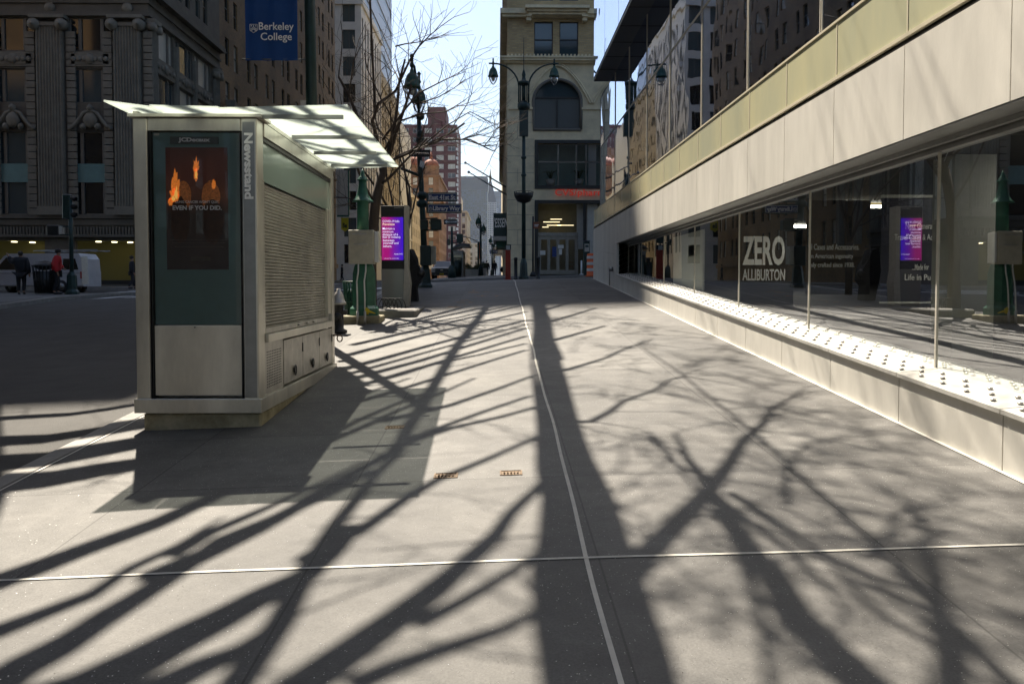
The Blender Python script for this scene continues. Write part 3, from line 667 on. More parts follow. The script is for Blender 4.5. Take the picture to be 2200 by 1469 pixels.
# unseen buildings near the camera, only for light and reflections; rear walls kept dark
def back_block(nm, lb, x0, x1, y1, h, m, seed):
    g = G(max(x0, -20), y1)-1; root = thing(nm, lb, 'building', ((x0+x1)/2, y1, g)); wall = MB(); W = x1-x0; H = grid_holes(W, 4, h-1, max(2, int(W/4)), int(h/4), 2., 2.4, .8)
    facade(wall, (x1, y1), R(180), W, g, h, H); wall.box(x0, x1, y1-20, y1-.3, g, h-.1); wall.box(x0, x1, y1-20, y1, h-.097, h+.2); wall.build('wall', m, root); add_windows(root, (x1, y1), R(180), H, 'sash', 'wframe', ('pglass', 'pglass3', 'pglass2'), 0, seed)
back_block('rear_glass_building', 'unseen slate glass building behind the camera on the left block', -60, LX, -62, 44, M['slate'], 51)
back_block('rear_corner_building', 'unseen dark blue clad building behind the camera on the right block', 3.4, 50, -34, 40, mat('dark_blue_cladding', (.02, .035, .075), .3), 52)
block('near_left_building', 'brown brick office building across the avenue opposite the newsstand', -45, LX, -60., 31., 40., M['brick_b'], e=(14, 11, 2.4, 2.1, .9, 0, 4.5), faces='E', limit=40, seed=24)

# ================================================================ pharmacy corner building
def pharmacy():
    Y = 50.5; X0 = P(1090, 500, Y).x; X1 = 26.; g = 1.9; top = 54.
    root = thing('corner_stone_building', 'stone and buff brick corner building with pointed arch windows over a pharmacy', 'building', (8, Y, g))
    Xp = lambda px: P(px, 600, Y).x; Zp = lambda py: P(1180, py, Y).z
    zc = Zp(133)
    H1 = [(Xp(1148.5)-X0, Xp(1316)-X0, g, Zp(430)), (Xp(1148.5)-X0, Xp(1316)-X0, Zp(406), Zp(301)), (Xp(1405)-X0, Xp(1550)-X0, g, Zp(430)), (Xp(1405)-X0, Xp(1550)-X0, Zp(406), Zp(301))]
    wall = MB(); arches = [(1146, 1247), (1293, 1394), (1440, 1541)]; HA = [(Xp(a)-X0, Xp(b)-X0, Zp(280), Zp(222)) for a, b in arches]
    # stone storeys: flat wall with rectangular holes up to the arch spring, arch heads handled by their own rings
    zspr = Zp(222); ztop = Zp(172)
    HA = [(h[0], h[1], h[2], ztop) for h in HA]
    facade(wall, (X0, Y), 0, X1-X0, g, zc, H1+HA, .35)
    sp = MB()
    for h in HA:   # fill between the square head of the hole and the pointed arch
        a, b = X0+h[0], X0+h[1]; m = (a+b)/2; hw = (b-a)/2; rise = ztop-zspr; n = 14
        crv = [(m+hw*math.cos(t), zspr+rise*(math.sin(t)**.9)) for t in [math.pi*i/n for i in range(n+1)]]
        for s in (0, 1):
            seg = crv[:n//2+1] if s == 0 else crv[n//2:]
            cx = b if s == 0 else a
            for (p, q) in zip(seg, seg[1:]):
                sp.add([(p[0], Y, p[1]), (q[0], Y, q[1]), (q[0], Y, ztop), (p[0], Y, ztop), (p[0], Y+.35, p[1]), (q[0], Y+.35, q[1])], [(0, 1, 2, 3), (0, 4, 5, 1)])
    core(wall, X0, X1, Y, 109., g, top, 'WN', shop=Zp(300)+.2); wall.build('wall', M['limestone'], root); sp.build('arch_head', M['limestone'], root)
    # brick upper storeys
    up = MB(); U = []
    pitch = Xp(1242)-Xp(1147)
    cols = [1147, 1201]; 
    rows = [(123, 47), (2, -90), (-130, -215), (-260, -345), (-390, -475), (-520, -605), (-650, -735)]
    for k in range(4):
        for px in cols:
            for b_, t_ in rows:
                u = Xp(px)-X0+k*5.9; U.append((u, u+Xp(1187)-Xp(1147), Zp(b_), Zp(t_)))
    U = [h for h in U if h[1] < X1-X0-.3]
    facade(up, (X0, Y), 0, X1-X0, zc, top, U, .3)
    S = grid_holes(109-Y, zc, top-1, 12, 9, 1.1, 2.2, .9, 1.0); facade(up, (X0, 109.), R(-90), 109-Y, zc, top, S, .3); up.build('upper_wall', M['brick_y'], root)
    lw = MB(); S2 = grid_holes(109-Y, g, zc, 9, 3, 3.2, 2.6, 1.2); facade(lw, (X0, 109.), R(-90), 109-Y, g, zc, S2, .3); lw.build('side_wall', M['limestone'], root)
    add_windows(root, (X0, Y), 0, U, 'sash', 'wframe', ('pglass3', 'pglass'), 40, 31, near=(0, 0, E))
    add_windows(root, (X0, 109.), R(-90), S, 'sash', 'wframe', ('pglass3', 'pglass'), 10, 31, near=(0, 0, E))
    add_windows(root, (X0, 109.), R(-90), S2, 'double', 'wframe', ('pglass3', 'pglass'), 10, 31, near=(0, 0, E))
    # cornices
    tr = MB()
    for z, h, o in ((Zp(133), .22, .35), (Zp(137), .14, .2), (Zp(128), .1, .42), (Zp(40), .2, .3), (Zp(34), .3, .42)):
        tr.box(X0-o, X1, Y-o, Y, z, z+h); tr.box(X0-o, X0, Y, 109, z, z+h)
    for i in range(70):
        tr.box(X0+i*.22, X0+i*.22+.1, Y-.3, Y, Zp(127.5)+.1, Zp(127.5)+.22); tr.box(X0+i*.22, X0+i*.22+.1, Y-.4, Y, Zp(27), Zp(23))
    tr.box(X0-.55, X0+.1, Y-.1, Y+.5, Zp(300), Zp(40)) if False else None
    tr.build('cornice', M['limestone'], root)
    hd = MB(); a, b = Xp(1131), Xp(1258)
    hd.box(a, b, Y-.75, Y, Zp(33), Zp(28)); hd.box(a-.1, b+.1, Y-.95, Y, Zp(28), Zp(22)); hd.box(a+.1, b-.1, Y-.6, Y, Zp(38), Zp(33))
    for px in (1135, 1253): hd.box(Xp(px)-.14, Xp(px)+.14, Y-.5, Y, Zp(50), Zp(38)); hd.box(Xp(px)-.18, Xp(px)+.18, Y-.62, Y, Zp(42), Zp(38))
    hd.build('window_hood', M['limestone'], root)
    # arch mouldings
    for (pa, pb) in arches:
        m = Xp((pa+pb)/2); hw = (Xp(pb)-Xp(pa))/2
        for off, r, dpt, nm, mt in ((.02, .1, .0, 'arch_frame', 'wframe_l'), (.55, .06, .06, 'arch_moulding', 'limestone'), (.68, .05, .06, 'arch_moulding', 'limestone')):
            q = MB(); rise = ztop-zspr+off*.9; W_ = hw+off
            sharp = .6 if off > .1 else .9
            pts = [(m+W_*math.cos(t), Y-dpt, zspr+(rise+(.35 if off > .1 else 0))*(math.sin(t)**sharp if sharp > .8 else (1-abs(math.cos(t))**1.7))) for t in [math.pi*i/24 for i in range(25)]]
            if off < .1: pts = [(m+hw, Y, Zp(279))]+pts+[(m-hw, Y, Zp(279)), (m+hw, Y, Zp(279))]
            q.tube(pts, r, 6); q.build(nm, M[mt], root)
        f = MB(); f.quad((m-hw, Y+.22, Zp(280)), (m+hw, Y+.22, Zp(280)), (m+hw, Y+.22, ztop), (m-hw, Y+.22, ztop)); wi = f.build('window_glass', M['pglass3'], root)
        f = MB(); f.box(m-.05, m+.05, Y+.14, Y+.2, Zp(278), Zp(210)); f.box(m-hw, m+hw, Y+.14, Y+.2, Zp(211), Zp(207)); f.box(m-hw, m+hw, Y-.05, Y+.2, Zp(281), Zp(275)); f.build('mullion', M['wframe'], root)
    bd = MB()
    for a, b in ((1092, 1145), (1248, 1292), (1395, 1439)): bd.box(Xp(a), Xp(b), Y-.08, Y, Zp(236), Zp(231))
    bd.build('string_course', M['limestone'], root)
    jt = MB()      # stone courses cut as shallow dark joints
    for py in (590, 558, 526, 494, 462, 430, 372, 336, 300, 264): jt.box(X0, Xp(1147), Y-.003, Y+.01, Zp(py), Zp(py)+.018)
    for k, py in enumerate((558, 526, 494, 462, 430, 395, 336, 300)): 
        px = 1112 if k % 2 else 1128; jt.box(Xp(px), Xp(px)+.015, Y-.004, Y+.01, Zp(py), Zp(py)+.9)
    jt.build('stone_joints', M['lime_m'], root)
    # shop fronts
    for off, (pa, pb) in enumerate(((1148.5, 1316), (1405, 1550))):
        a, b = Xp(pa), Xp(pb)
        for z0, z1 in ((g, Zp(430)), (Zp(406), Zp(301))):
            fr = MB(); t = .2
            fr.box(a, a+t, Y-.05, Y+.12, z0, z1); fr.box(b-t, b, Y-.05, Y+.12, z0, z1); fr.box(a+t, b-t, Y-.05, Y+.12, z1-t, z1)
            if z0 > g: fr.box(a+t, b-t, Y-.05, Y+.12, z0, z0+t)
            fr.build('shop_frame', M['wframe'], root)
    a, b = Xp(1155), Xp(1314); z0, z1 = Zp(400), Zp(308)
    q = MB(); q.quad((a, Y+.1, z0), (b, Y+.1, z0), (b, Y+.1, z1), (a, Y+.1, z1)); q.build('upper_glass', M['glass_k'], root)
    q = MB(); q.box(a, b, Y+2.2, Y+2.25, z0-.3, z1+.3); q.box(a, b, Y+.35, Y+2.2, z0-.35, z0-.3); q.build('room', M['teal'], root)
    q = MB(); q.box(Xp(1265), Xp(1282), Y+.5, Y+.52, z0, z1); q.build('blind', M['intwhite'], root)
    q = MB()
    for px in (1199, 1238, 1259): q.box(Xp(px)-.04, Xp(px)+.04, Y+.11, Y+.2, z0, z1)
    q.box(a, b, Y+.11, Y+.2, Zp(349), Zp(346)); q.build('mullion', M['steel_d'], root)
    # plants behind the glass
    for px, hh in ((1183, .7), (1243, .8)):
        q = MB(); c = P(px, 398, Y+.8); q.lathe((c.x, c.y, c.z), [(.22, 0), (.3, .35)], 8); pot = q.build('pot', M['intwhite'], root)
        q = MB()
        for k in range(14):
            t = ru(0, 6.28); r = ru(.2, .6); q.tube([(c.x, c.y, c.z+.3), (c.x+.5*r*math.cos(t), c.y+.3*r*math.sin(t), c.z+.3+hh*.7), (c.x+r*1.2*math.cos(t), c.y+.5*r*math.sin(t), c.z+.3+hh*ru(.5, .9))], [.02, .02, .004], 4)
        q.build('leaves', M['leaf'], pot)
    # ground floor: glass, sliding doors
    za, zb = Zp(504), Zp(434); a, b = Xp(1157), Xp(1240)
    q = MB(); q.quad((a, Y+.1, za+.1), (b, Y+.1, za+.1), (b, Y+.1, zb), (a, Y+.1, zb)); q.build('shop_glass', M['glass_k'], root)
    q = MB(); q.box(Xp(1150), Xp(1400), Y+3.5, Y+3.6, g, zb+.5); q.box(Xp(1150), Xp(1400), Y+.36, Y+3.5, g, g+.02); q.build('shop_room', mat('shop_back', (.16, .15, .10), .8, n=.3, ns=1), root)
    for k, (px, wd, py) in enumerate(((1195, 18, 471), (1185, 26, 477), (1190, 22, 484), (1215, 26, 484), (1172, 10, 488))):
        q = MB(); c = P(px, py, Y+2.6); q.box(c.x-wd*.02, c.x+wd*.02, c.y, c.y+.1, c.z-.02, c.z+.02); q.build('ceiling_light', M['lobby'], root)
    q = MB(); q.box(a-.05, b+.05, Y-.04, Y+.15, za-.1, za+.12); q.box(a-.05, a+.05, Y-.04, Y+.1, g, za); q.box(b-.05, b+.05, Y-.04, Y+.1, g, za); q.build('door_frame', M['steel_d'], root)
    n = 4
    for i in range(n):
        u0, u1 = lerp(a+.06, b-.06, i/n), lerp(a+.06, b-.06, (i+1)/n); zf = Zp(589)
        q = MB(); t = .09
        q.box(u0, u0+t, Y, Y+.06, zf, za-.12); q.box(u1-t, u1, Y, Y+.06, zf, za-.12); q.box(u0+t, u1-t, Y, Y+.06, zf, zf+.25); q.box(u0+t, u1-t, Y, Y+.06, za-.3, za-.12)
        d = q.build('door', M['steel_d'], root)
        q = MB(); q.quad((u0+t, Y+.04, zf+.25), (u1-t, Y+.04, zf+.25), (u1-t, Y+.04, za-.3), (u0+t, Y+.04, za-.3)); q.build('pane', M['glass_k'], d)
    for px, py, w_, h_, m_ in ((1166, 543, .32, .26, 'intwhite'), (1191, 541, .26, .6, 'signblue'), (1205, 530, .34, .2, 'intwhite'), (1204, 541, .18, .34, 'intwhite')):
        c = P(px, py, Y-.02); q = MB(); q.box(c.x-w_/2, c.x+w_/2, Y-.03, Y-.015, c.z-h_/2, c.z+h_/2); q.build('notice', M[m_], root)
    q = MB(); q.box(Xp(1241), Xp(1262), Y+.6, Y+.7, Zp(534), Zp(434)); q.box(Xp(1262), Xp(1284), Y+.3, Y+.5, g, Zp(434)); q.build('inner_column', M['cream_w'], root)
    q = MB(); q.box(Xp(1252.5), Xp(1258), Y-.12, Y, Zp(590), Zp(438)); q.build('downpipe', M['black'], root)
    text('CVS/pharmacy', (Xp(1192), Y-.12, Zp(425)), (1, 0, 0), (0, 0, 1), height=.5, width=3.9, m='redl', parent=root, name='shop_sign', th=.05, bold=.008, gap=1.06)
    # flagpoles and green shop sign on the avenue side
    for (xa, ya, xb, yb, yy) in ((1000, 350, 1090, 402, 58), (1007, 370, 1090, 419, 53)):
        q = MB(); A = P(xa, ya, yy); B = P(xb, yb, yy); B.x = X0; q.tube([B, A], [.06, .03], 8); q.sphere(A, .09); q.build('flagpole', M['steel_d'], root)
    return root, X0
ph, PX0 = pharmacy()
s = thing('shop_awning', 'dark green awning with slanted white lettering projecting past the stone corner', 'awning', P(1078, 500, 54.5))
q = MB(); a = P(1060, 508, 54.5); b = P(1092, 458, 54.5); q.box(a.x, PX0, 54.5, 60, a.z, b.z); q.build('canopy', M['dgreen'], s)
q = MB(); a2 = P(1059, 517, 54.4); q.box(a2.x, PX0, 54.3, 60.1, a2.z, a.z-.003); q.build('edge_band', M['cream_w'], s)
q = MB(); a3 = P(1066, 526, 55); q.box(a3.x, PX0, 55, 59.5, a3.z-.15, a2.z-.003); q.build('valance', M['green2'], s)
text("'ESSEN", P(1062, 489, 54.46), (1, 0, .02), (0, 0, 1), height=.62, width=.9, parent=s, bold=.02, shear=.15)
# ================================================================ white modern building on the right
def modern():
    WX = 3.47; root = thing('modern_building', 'white granite and glass building lining the right side of the sidewalk', 'building', (6, 12, 0))
    YE = 30.5; YW = 24.5; Y0 = -7.8; ZS = E+1.25
    js = [7.17+1.5*k for k in range(-10, 16)]; js = [y for y in js if Y0-.1 <= y < YE-.6]+[YE]; g = .007
    def sheared(mb, y0, y1, x0, x1, f0, f1, mi=0):
        vs = [(x, y, f(x, y)) for f in (f0, f1) for x, y in ((x0, y0), (x1, y0), (x1, y1), (x0, y1))]
        mb.add(vs, [(3, 2, 1, 0), (4, 5, 6, 7), (0, 1, 5, 4), (1, 2, 6, 5), (2, 3, 7, 6), (3, 0, 4, 7)], mi)
    base = MB(); ledge = MB(); pan = MB(); band = MB(); bfr = MB()
    so_ = lambda x, y: G(WX, y)+.40
    for a, b in zip(js, js[1:]):
        if b <= YW+.01 or a < YW-.6:
            bb = min(b, YW)
            sheared(base, a+g, bb-g, WX, WX+.06, lambda x, y: G(WX, y)-.1, so_)
            sheared(ledge, a+g, bb-g, WX-.025, 4.06, lambda x, y: G(WX, y)+.403+(x-WX)*.1, lambda x, y: G(WX, y)+.435+(x-WX)*.1)
        if b > YW+.1:
            aa = max(a, YW); lv = (-.1, .48, 1.02, 9)
            for lo, hi in zip(lv, lv[1:]):
                f1 = (lambda x, y: ZS-.003) if hi > 5 else (lambda x, y, h=hi: G(WX, y)+h-.008)
                sheared(base, aa+g, b-g, WX, WX+.06, lambda x, y, l=lo: G(WX, y)+l, f1)
        pan.box(WX, WX+.06, a+g, b-g, ZS, E+2.05)
        band.box(WX+.022, WX+.06, a+.016, b-.016, E+2.158, E+2.702)
        bfr.box(WX+.018, WX+.055, a-.012, a+.012, E+2.15, E+2.70)
    bfr.box(WX+.01, WX+.05, Y0, YE, E+2.12, E+2.155); bfr.box(WX+.01, WX+.05, Y0, YE, E+2.705, E+2.73)
    base.build('base_wall', M['granite'], root); ledge.build('window_ledge', M['granite_t'], root); pan.build('stone_panels', M['granite'], root)
    band.build('spandrel_band', M['spandrel'], root); bfr.build('band_frame', mat('band_frame', (.66, .61, .46), .4), root)
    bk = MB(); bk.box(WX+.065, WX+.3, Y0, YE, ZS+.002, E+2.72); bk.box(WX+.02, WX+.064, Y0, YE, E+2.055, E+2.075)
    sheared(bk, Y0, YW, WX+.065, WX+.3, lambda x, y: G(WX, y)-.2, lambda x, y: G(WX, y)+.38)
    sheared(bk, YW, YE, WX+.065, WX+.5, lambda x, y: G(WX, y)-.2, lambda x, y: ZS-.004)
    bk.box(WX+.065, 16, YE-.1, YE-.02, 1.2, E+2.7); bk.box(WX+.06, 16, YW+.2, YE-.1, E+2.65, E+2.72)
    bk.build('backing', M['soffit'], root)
    en = MB(); en.box(WX+.002, 16, YE-.02, YE+.03, 1.2, E+2.7); en.build('end_wall', M['granite'], root)
    # reveal at the far end of the window, head rails
    q = MB(); q.box(WX+.06, 4.0, YW, YW+.06, 1.2, ZS); q.build('window_reveal', M['granite'], root)
    q = MB(); q.box(WX+.003, 3.99, Y0, YW, ZS-.02, ZS-.002); q.box(3.70, 3.75, Y0, YW, ZS-.06, ZS-.021); q.box(3.78, 3.84, Y0, YW, ZS-.1, ZS-.021); q.build('window_head', M['steel_d'], root)
    # big display panes
    yy = [7.22+3.0*k for k in range(-5, 7)]; yy = [max(Y0, y) for y in yy if y < YW]+[YW]
    for a, b in zip(yy, yy[1:]):
        if b-a < .3: continue
        q = MB(); vs = [(3.815, a+.006, G(WX, a)+.468), (3.815, b-.006, G(WX, b)+.468), (3.815, b-.006, ZS-.1), (3.815, a+.006, ZS-.1)]
        q.add(vs, [(0, 1, 2, 3)]); q.build('display_pane', M['glass'], root)
        q = MB(); q.add([(3.805+dx, b+dy, z) for z in (G(WX, b)+.468, ZS-.1) for dx, dy in ((0, -.012), (.02, -.012), (.02, .012), (0, .012))], [(0, 1, 5, 4), (1, 2, 6, 5), (2, 3, 7, 6), (3, 0, 4, 7)]); q.build('glass_joint', M['cream_w'], root)
    # interior
    q = MB(); q.box(4.02, 9, YW+.062, YW+.15, 0, ZS+.2); q.box(9, 9.1, Y0, YW+.1, -1, ZS+.3); q.box(3.995, 9, Y0, YW, ZS+.001, ZS+.1); q.build('room_walls', M['interior'], root)
    q = MB(); sheared(q, Y0, YW, 3.995, 9, lambda x, y: G(WX, y)+.3, lambda x, y: G(WX, y)+.42); q.build('room_floor', M['interior'], root)
    q = MB(); q.box(4.35, 4.75, 7.95, 8.35, G(4, 8)+.42, ZS); q.build('interior_column', mat('column_paint', (.3, .3, .28), .7), root)
    q = MB(); q.box(4.0, 4.04, 16.35, 19.1, G(4, 17)+.45, ZS-.15); q.build('display_board', M['intwhite'], root)
    q = MB(); q.box(4.07, 8, 20.6, 20.65, G(4, 17)+.45, ZS-.15); q.build('partition', M['interior'], root)
    for px, py, L_ in ((1905, 395, 1.2), (1815, 440, .8)):
        c = P(px, py, 12.); q = MB(); q.box(c.x, c.x+L_, 12, 12.05, c.z, c.z+.03); q.build('tube_light', mat('warm_strip', (1, .8, .4), .5, emit=(1, .75, .3), es=.25), root)
    for yy_ in (2., 7.4, 12.6, 17.):
        q = MB(); q.box(5.2, 6.6, yy_, yy_+.3, ZS-.05, ZS-.01); q.build('fill_light_panel', mat('fill_glow', (1, 1, 1), .5, emit=(1, .93, .8), es=9), root)  # glowing panels added inside to brighten the window lettering
    # studs on the ledge
    pos = []
    for r, x in enumerate((3.535, 3.625, 3.715, 3.875, 3.965)):
        y = Y0+.1+(.17 if r % 2 else 0)
        while y < YW-.1: pos.append((x, y, G(WX, y)+.437+(x-WX)*.1)); y += .34
    pos.sort(key=lambda p: abs(p[1]-4)+(100 if p[1] < 3 else 0)); st = MB(); st.lathe((0, 0, 0), [(.012, 0), (.022, .005), (.022, .012), (.006, .018)], 6)
    me = None; rest = MB()
    for i, p in enumerate(pos):
        if i < 99:
            if me is None: o = st.build('stud', M['steel_w'], root, loc=Vector(p)-parent_world(root)); me = o.data
            else: o = bpy.data.objects.new('stud', me); C.objects.link(o); o.parent = root; o.location = Vector(p)-parent_world(root)
            o.rotation_euler = (0, 0, 0)
        else: rest.add([Vector(v)+Vector(p) for v in st.v], st.f, 0, True)
    rest.build('studs', M['steel_w'], root)['kind'] = 'stuff'
    # curtain wall
    gx = 3.56; z0, z1, zm = E+2.76, E+6.45, E+4.8; js2 = [9.27+2.72*k for k in range(-6, 8)]; js2 = [y for y in js2 if y < 28.6]+[29.2]; rg = random.Random(5)
    for a, b in zip(js2, js2[1:]):
        for lo, hi in ((z0, zm-.02), (zm+.02, z1)):
            t = rg.uniform(-.006, .006); q = MB(); q.quad((gx+t, a+.015, lo), (gx-t, b-.015, lo), (gx-t*.5, b-.015, hi), (gx+t*.5, a+.015, hi)); q.build('glass_panel', M['curtain'], root)
    q = MB(); q.box(gx+.03, gx+.3, js2[0], 29.1, z0-.02, z1); q.build('glass_backing', M['interior'], root)
    q = MB()
    for y in js2: q.box(gx-.012, gx+.02, y-.045, y-.028, z0, z1); q.box(gx-.012, gx+.02, y+.012, y+.03, z0, z1)
    q.box(gx-.012, gx+.02, js2[0], 29.2, zm-.018, zm+.018); q.build('mullions', M['cream_w'], root)
    q = MB(); q.box(gx+.01, 16, 29.15, 29.25, z0-.05, z1); q.build('side_panel', M['granite'], root)
    # overhanging upper block
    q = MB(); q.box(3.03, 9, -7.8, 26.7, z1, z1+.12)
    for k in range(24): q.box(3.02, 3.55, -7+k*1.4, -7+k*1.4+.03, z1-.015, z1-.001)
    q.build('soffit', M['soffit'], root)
    q = MB(); q.box(3.1, 9, -7.8, 26.6, z1+.13, 22); q.box(3.1, 9, -7.8, 29, 21.9, 22.1); q.build('upper_block', M['slate'], root)
    for k in range(13):
        a = 26.7-2.72*k; q = MB(); q.quad((3.03, a-2.70, z1+.06), (3.03, a-.02, z1+.06), (3.03, a-.02, 22), (3.03, a-2.70, 22)); q.build('upper_glass', M['curtain'], root)
    q = MB(); q.box(9, 30, -7.8, 29.1, -2, 22); q.build('rear_block', M['slate'], root)
    # hose bib on the end wall
    y = 25.3; q = MB(); q.tube([(WX, y, G(WX, y)+.55), (WX-.12, y, G(WX, y)+.55)], .07, 10); q.tube([(WX-.1, y, G(WX, y)+.5), (WX-.1, y, G(WX, y)+.05)], .018, 6); q.build('wall_valve', M['steel_d'], root)
    return root
modern()
# window lettering and boards inside the display windows
b1 = thing('window_display_board', 'dark display board with big white ZERO lettering behind the shop glass', 'display board', P(1647, 600, 14.2))
q = MB(); a = P(1600, 640, 14.25); c = P(1692, 488, 14.25); q.box(4.14, c.x+.1, 14.22, 14.26, a.z-.25, c.z+.25); q.build('board', M['interior'], b1)
a = P(1608, 570, 14.2); d = P(1687, 507, 14.2); text('ZERO', (4.16, 14.21, a.z), (1, 0, 0), (0, 0, 1), width=d.x-4.16, height=d.z-a.z, parent=b1, bold=.03)
a = P(1608, 603, 14.2); d = P(1687, 578, 14.2); text('ALLIBURTON', (4.16, 14.21, a.z), (1, 0, 0), (0, 0, 1), width=d.x-4.16, height=d.z-a.z, parent=b1, bold=.02)
b2 = thing('window_display_board', 'dark board with three small white lines about cases behind the shop glass', 'display board', P(1805, 600, 11))
a = P(1770, 600, 11.05); d = P(1852, 480, 11.05); q = MB(); q.box(4.08, d.x+.1, 11.02, 11.06, a.z-.2, d.z+.3); q.build('board', M['interior'], b2)
for s_, py, w_ in (('l Cases and Accessories.', 533, 1846), ('n American ingenuity', 554, 1833), ('sly crafted since 1938.', 573, 1836)):
    a = P(1770, py+4, 11); d = P(w_, py-9, 11); text(s_, (4.13, 11.0, a.z), (1, 0, 0), (0, 0, 1), width=d.x-4.13, height=d.z-a.z, parent=b2, bold=.01)
b3 = thing('hanging_banner', 'navy fabric banner between white rails behind the shop glass', 'banner', P(1960, 640, 8.9))
YB = 8.9; a = P(1908, 648, YB); d = P(2030, 425, YB); q = MB(); q.box(4.1, d.x, YB+.02, YB+.03, a.z, d.z); q.build('fabric', M['navyboard'], b3)
q = MB(); q.box(4.1, d.x, YB, YB+.05, d.z, d.z+.03); q.box(4.1, d.x, YB, YB+.05, a.z-.02, a.z); q.build('rail', M['intwhite'], b3)
for s_, py, x_, w_ in (('Next Generatio', 492, 1938, 2010), ('Travel Cases & Acce', 516, 1914, 2010), ('...Made for', 580, 1952, 1992), ('Life in Purs', 602, 1936, 2008)):
    a = P(x_, py, YB); d = P(w_, py-13, YB); text(s_, (a.x+.04, YB+.005, a.z), (1, 0, 0), (0, 0, 1), width=d.x-a.x-.02, height=d.z-a.z, parent=b3, bold=.01)
q = MB(); a = P(1483, 536, 16.9); q.box(4.0, 4.004, 16.95, 17.55, a.z-.12, a.z+.1); o = q.build('window_notice', M['intwhite'], None); tag(o, 'small white and orange notice stuck inside the far shop window', 'notice')
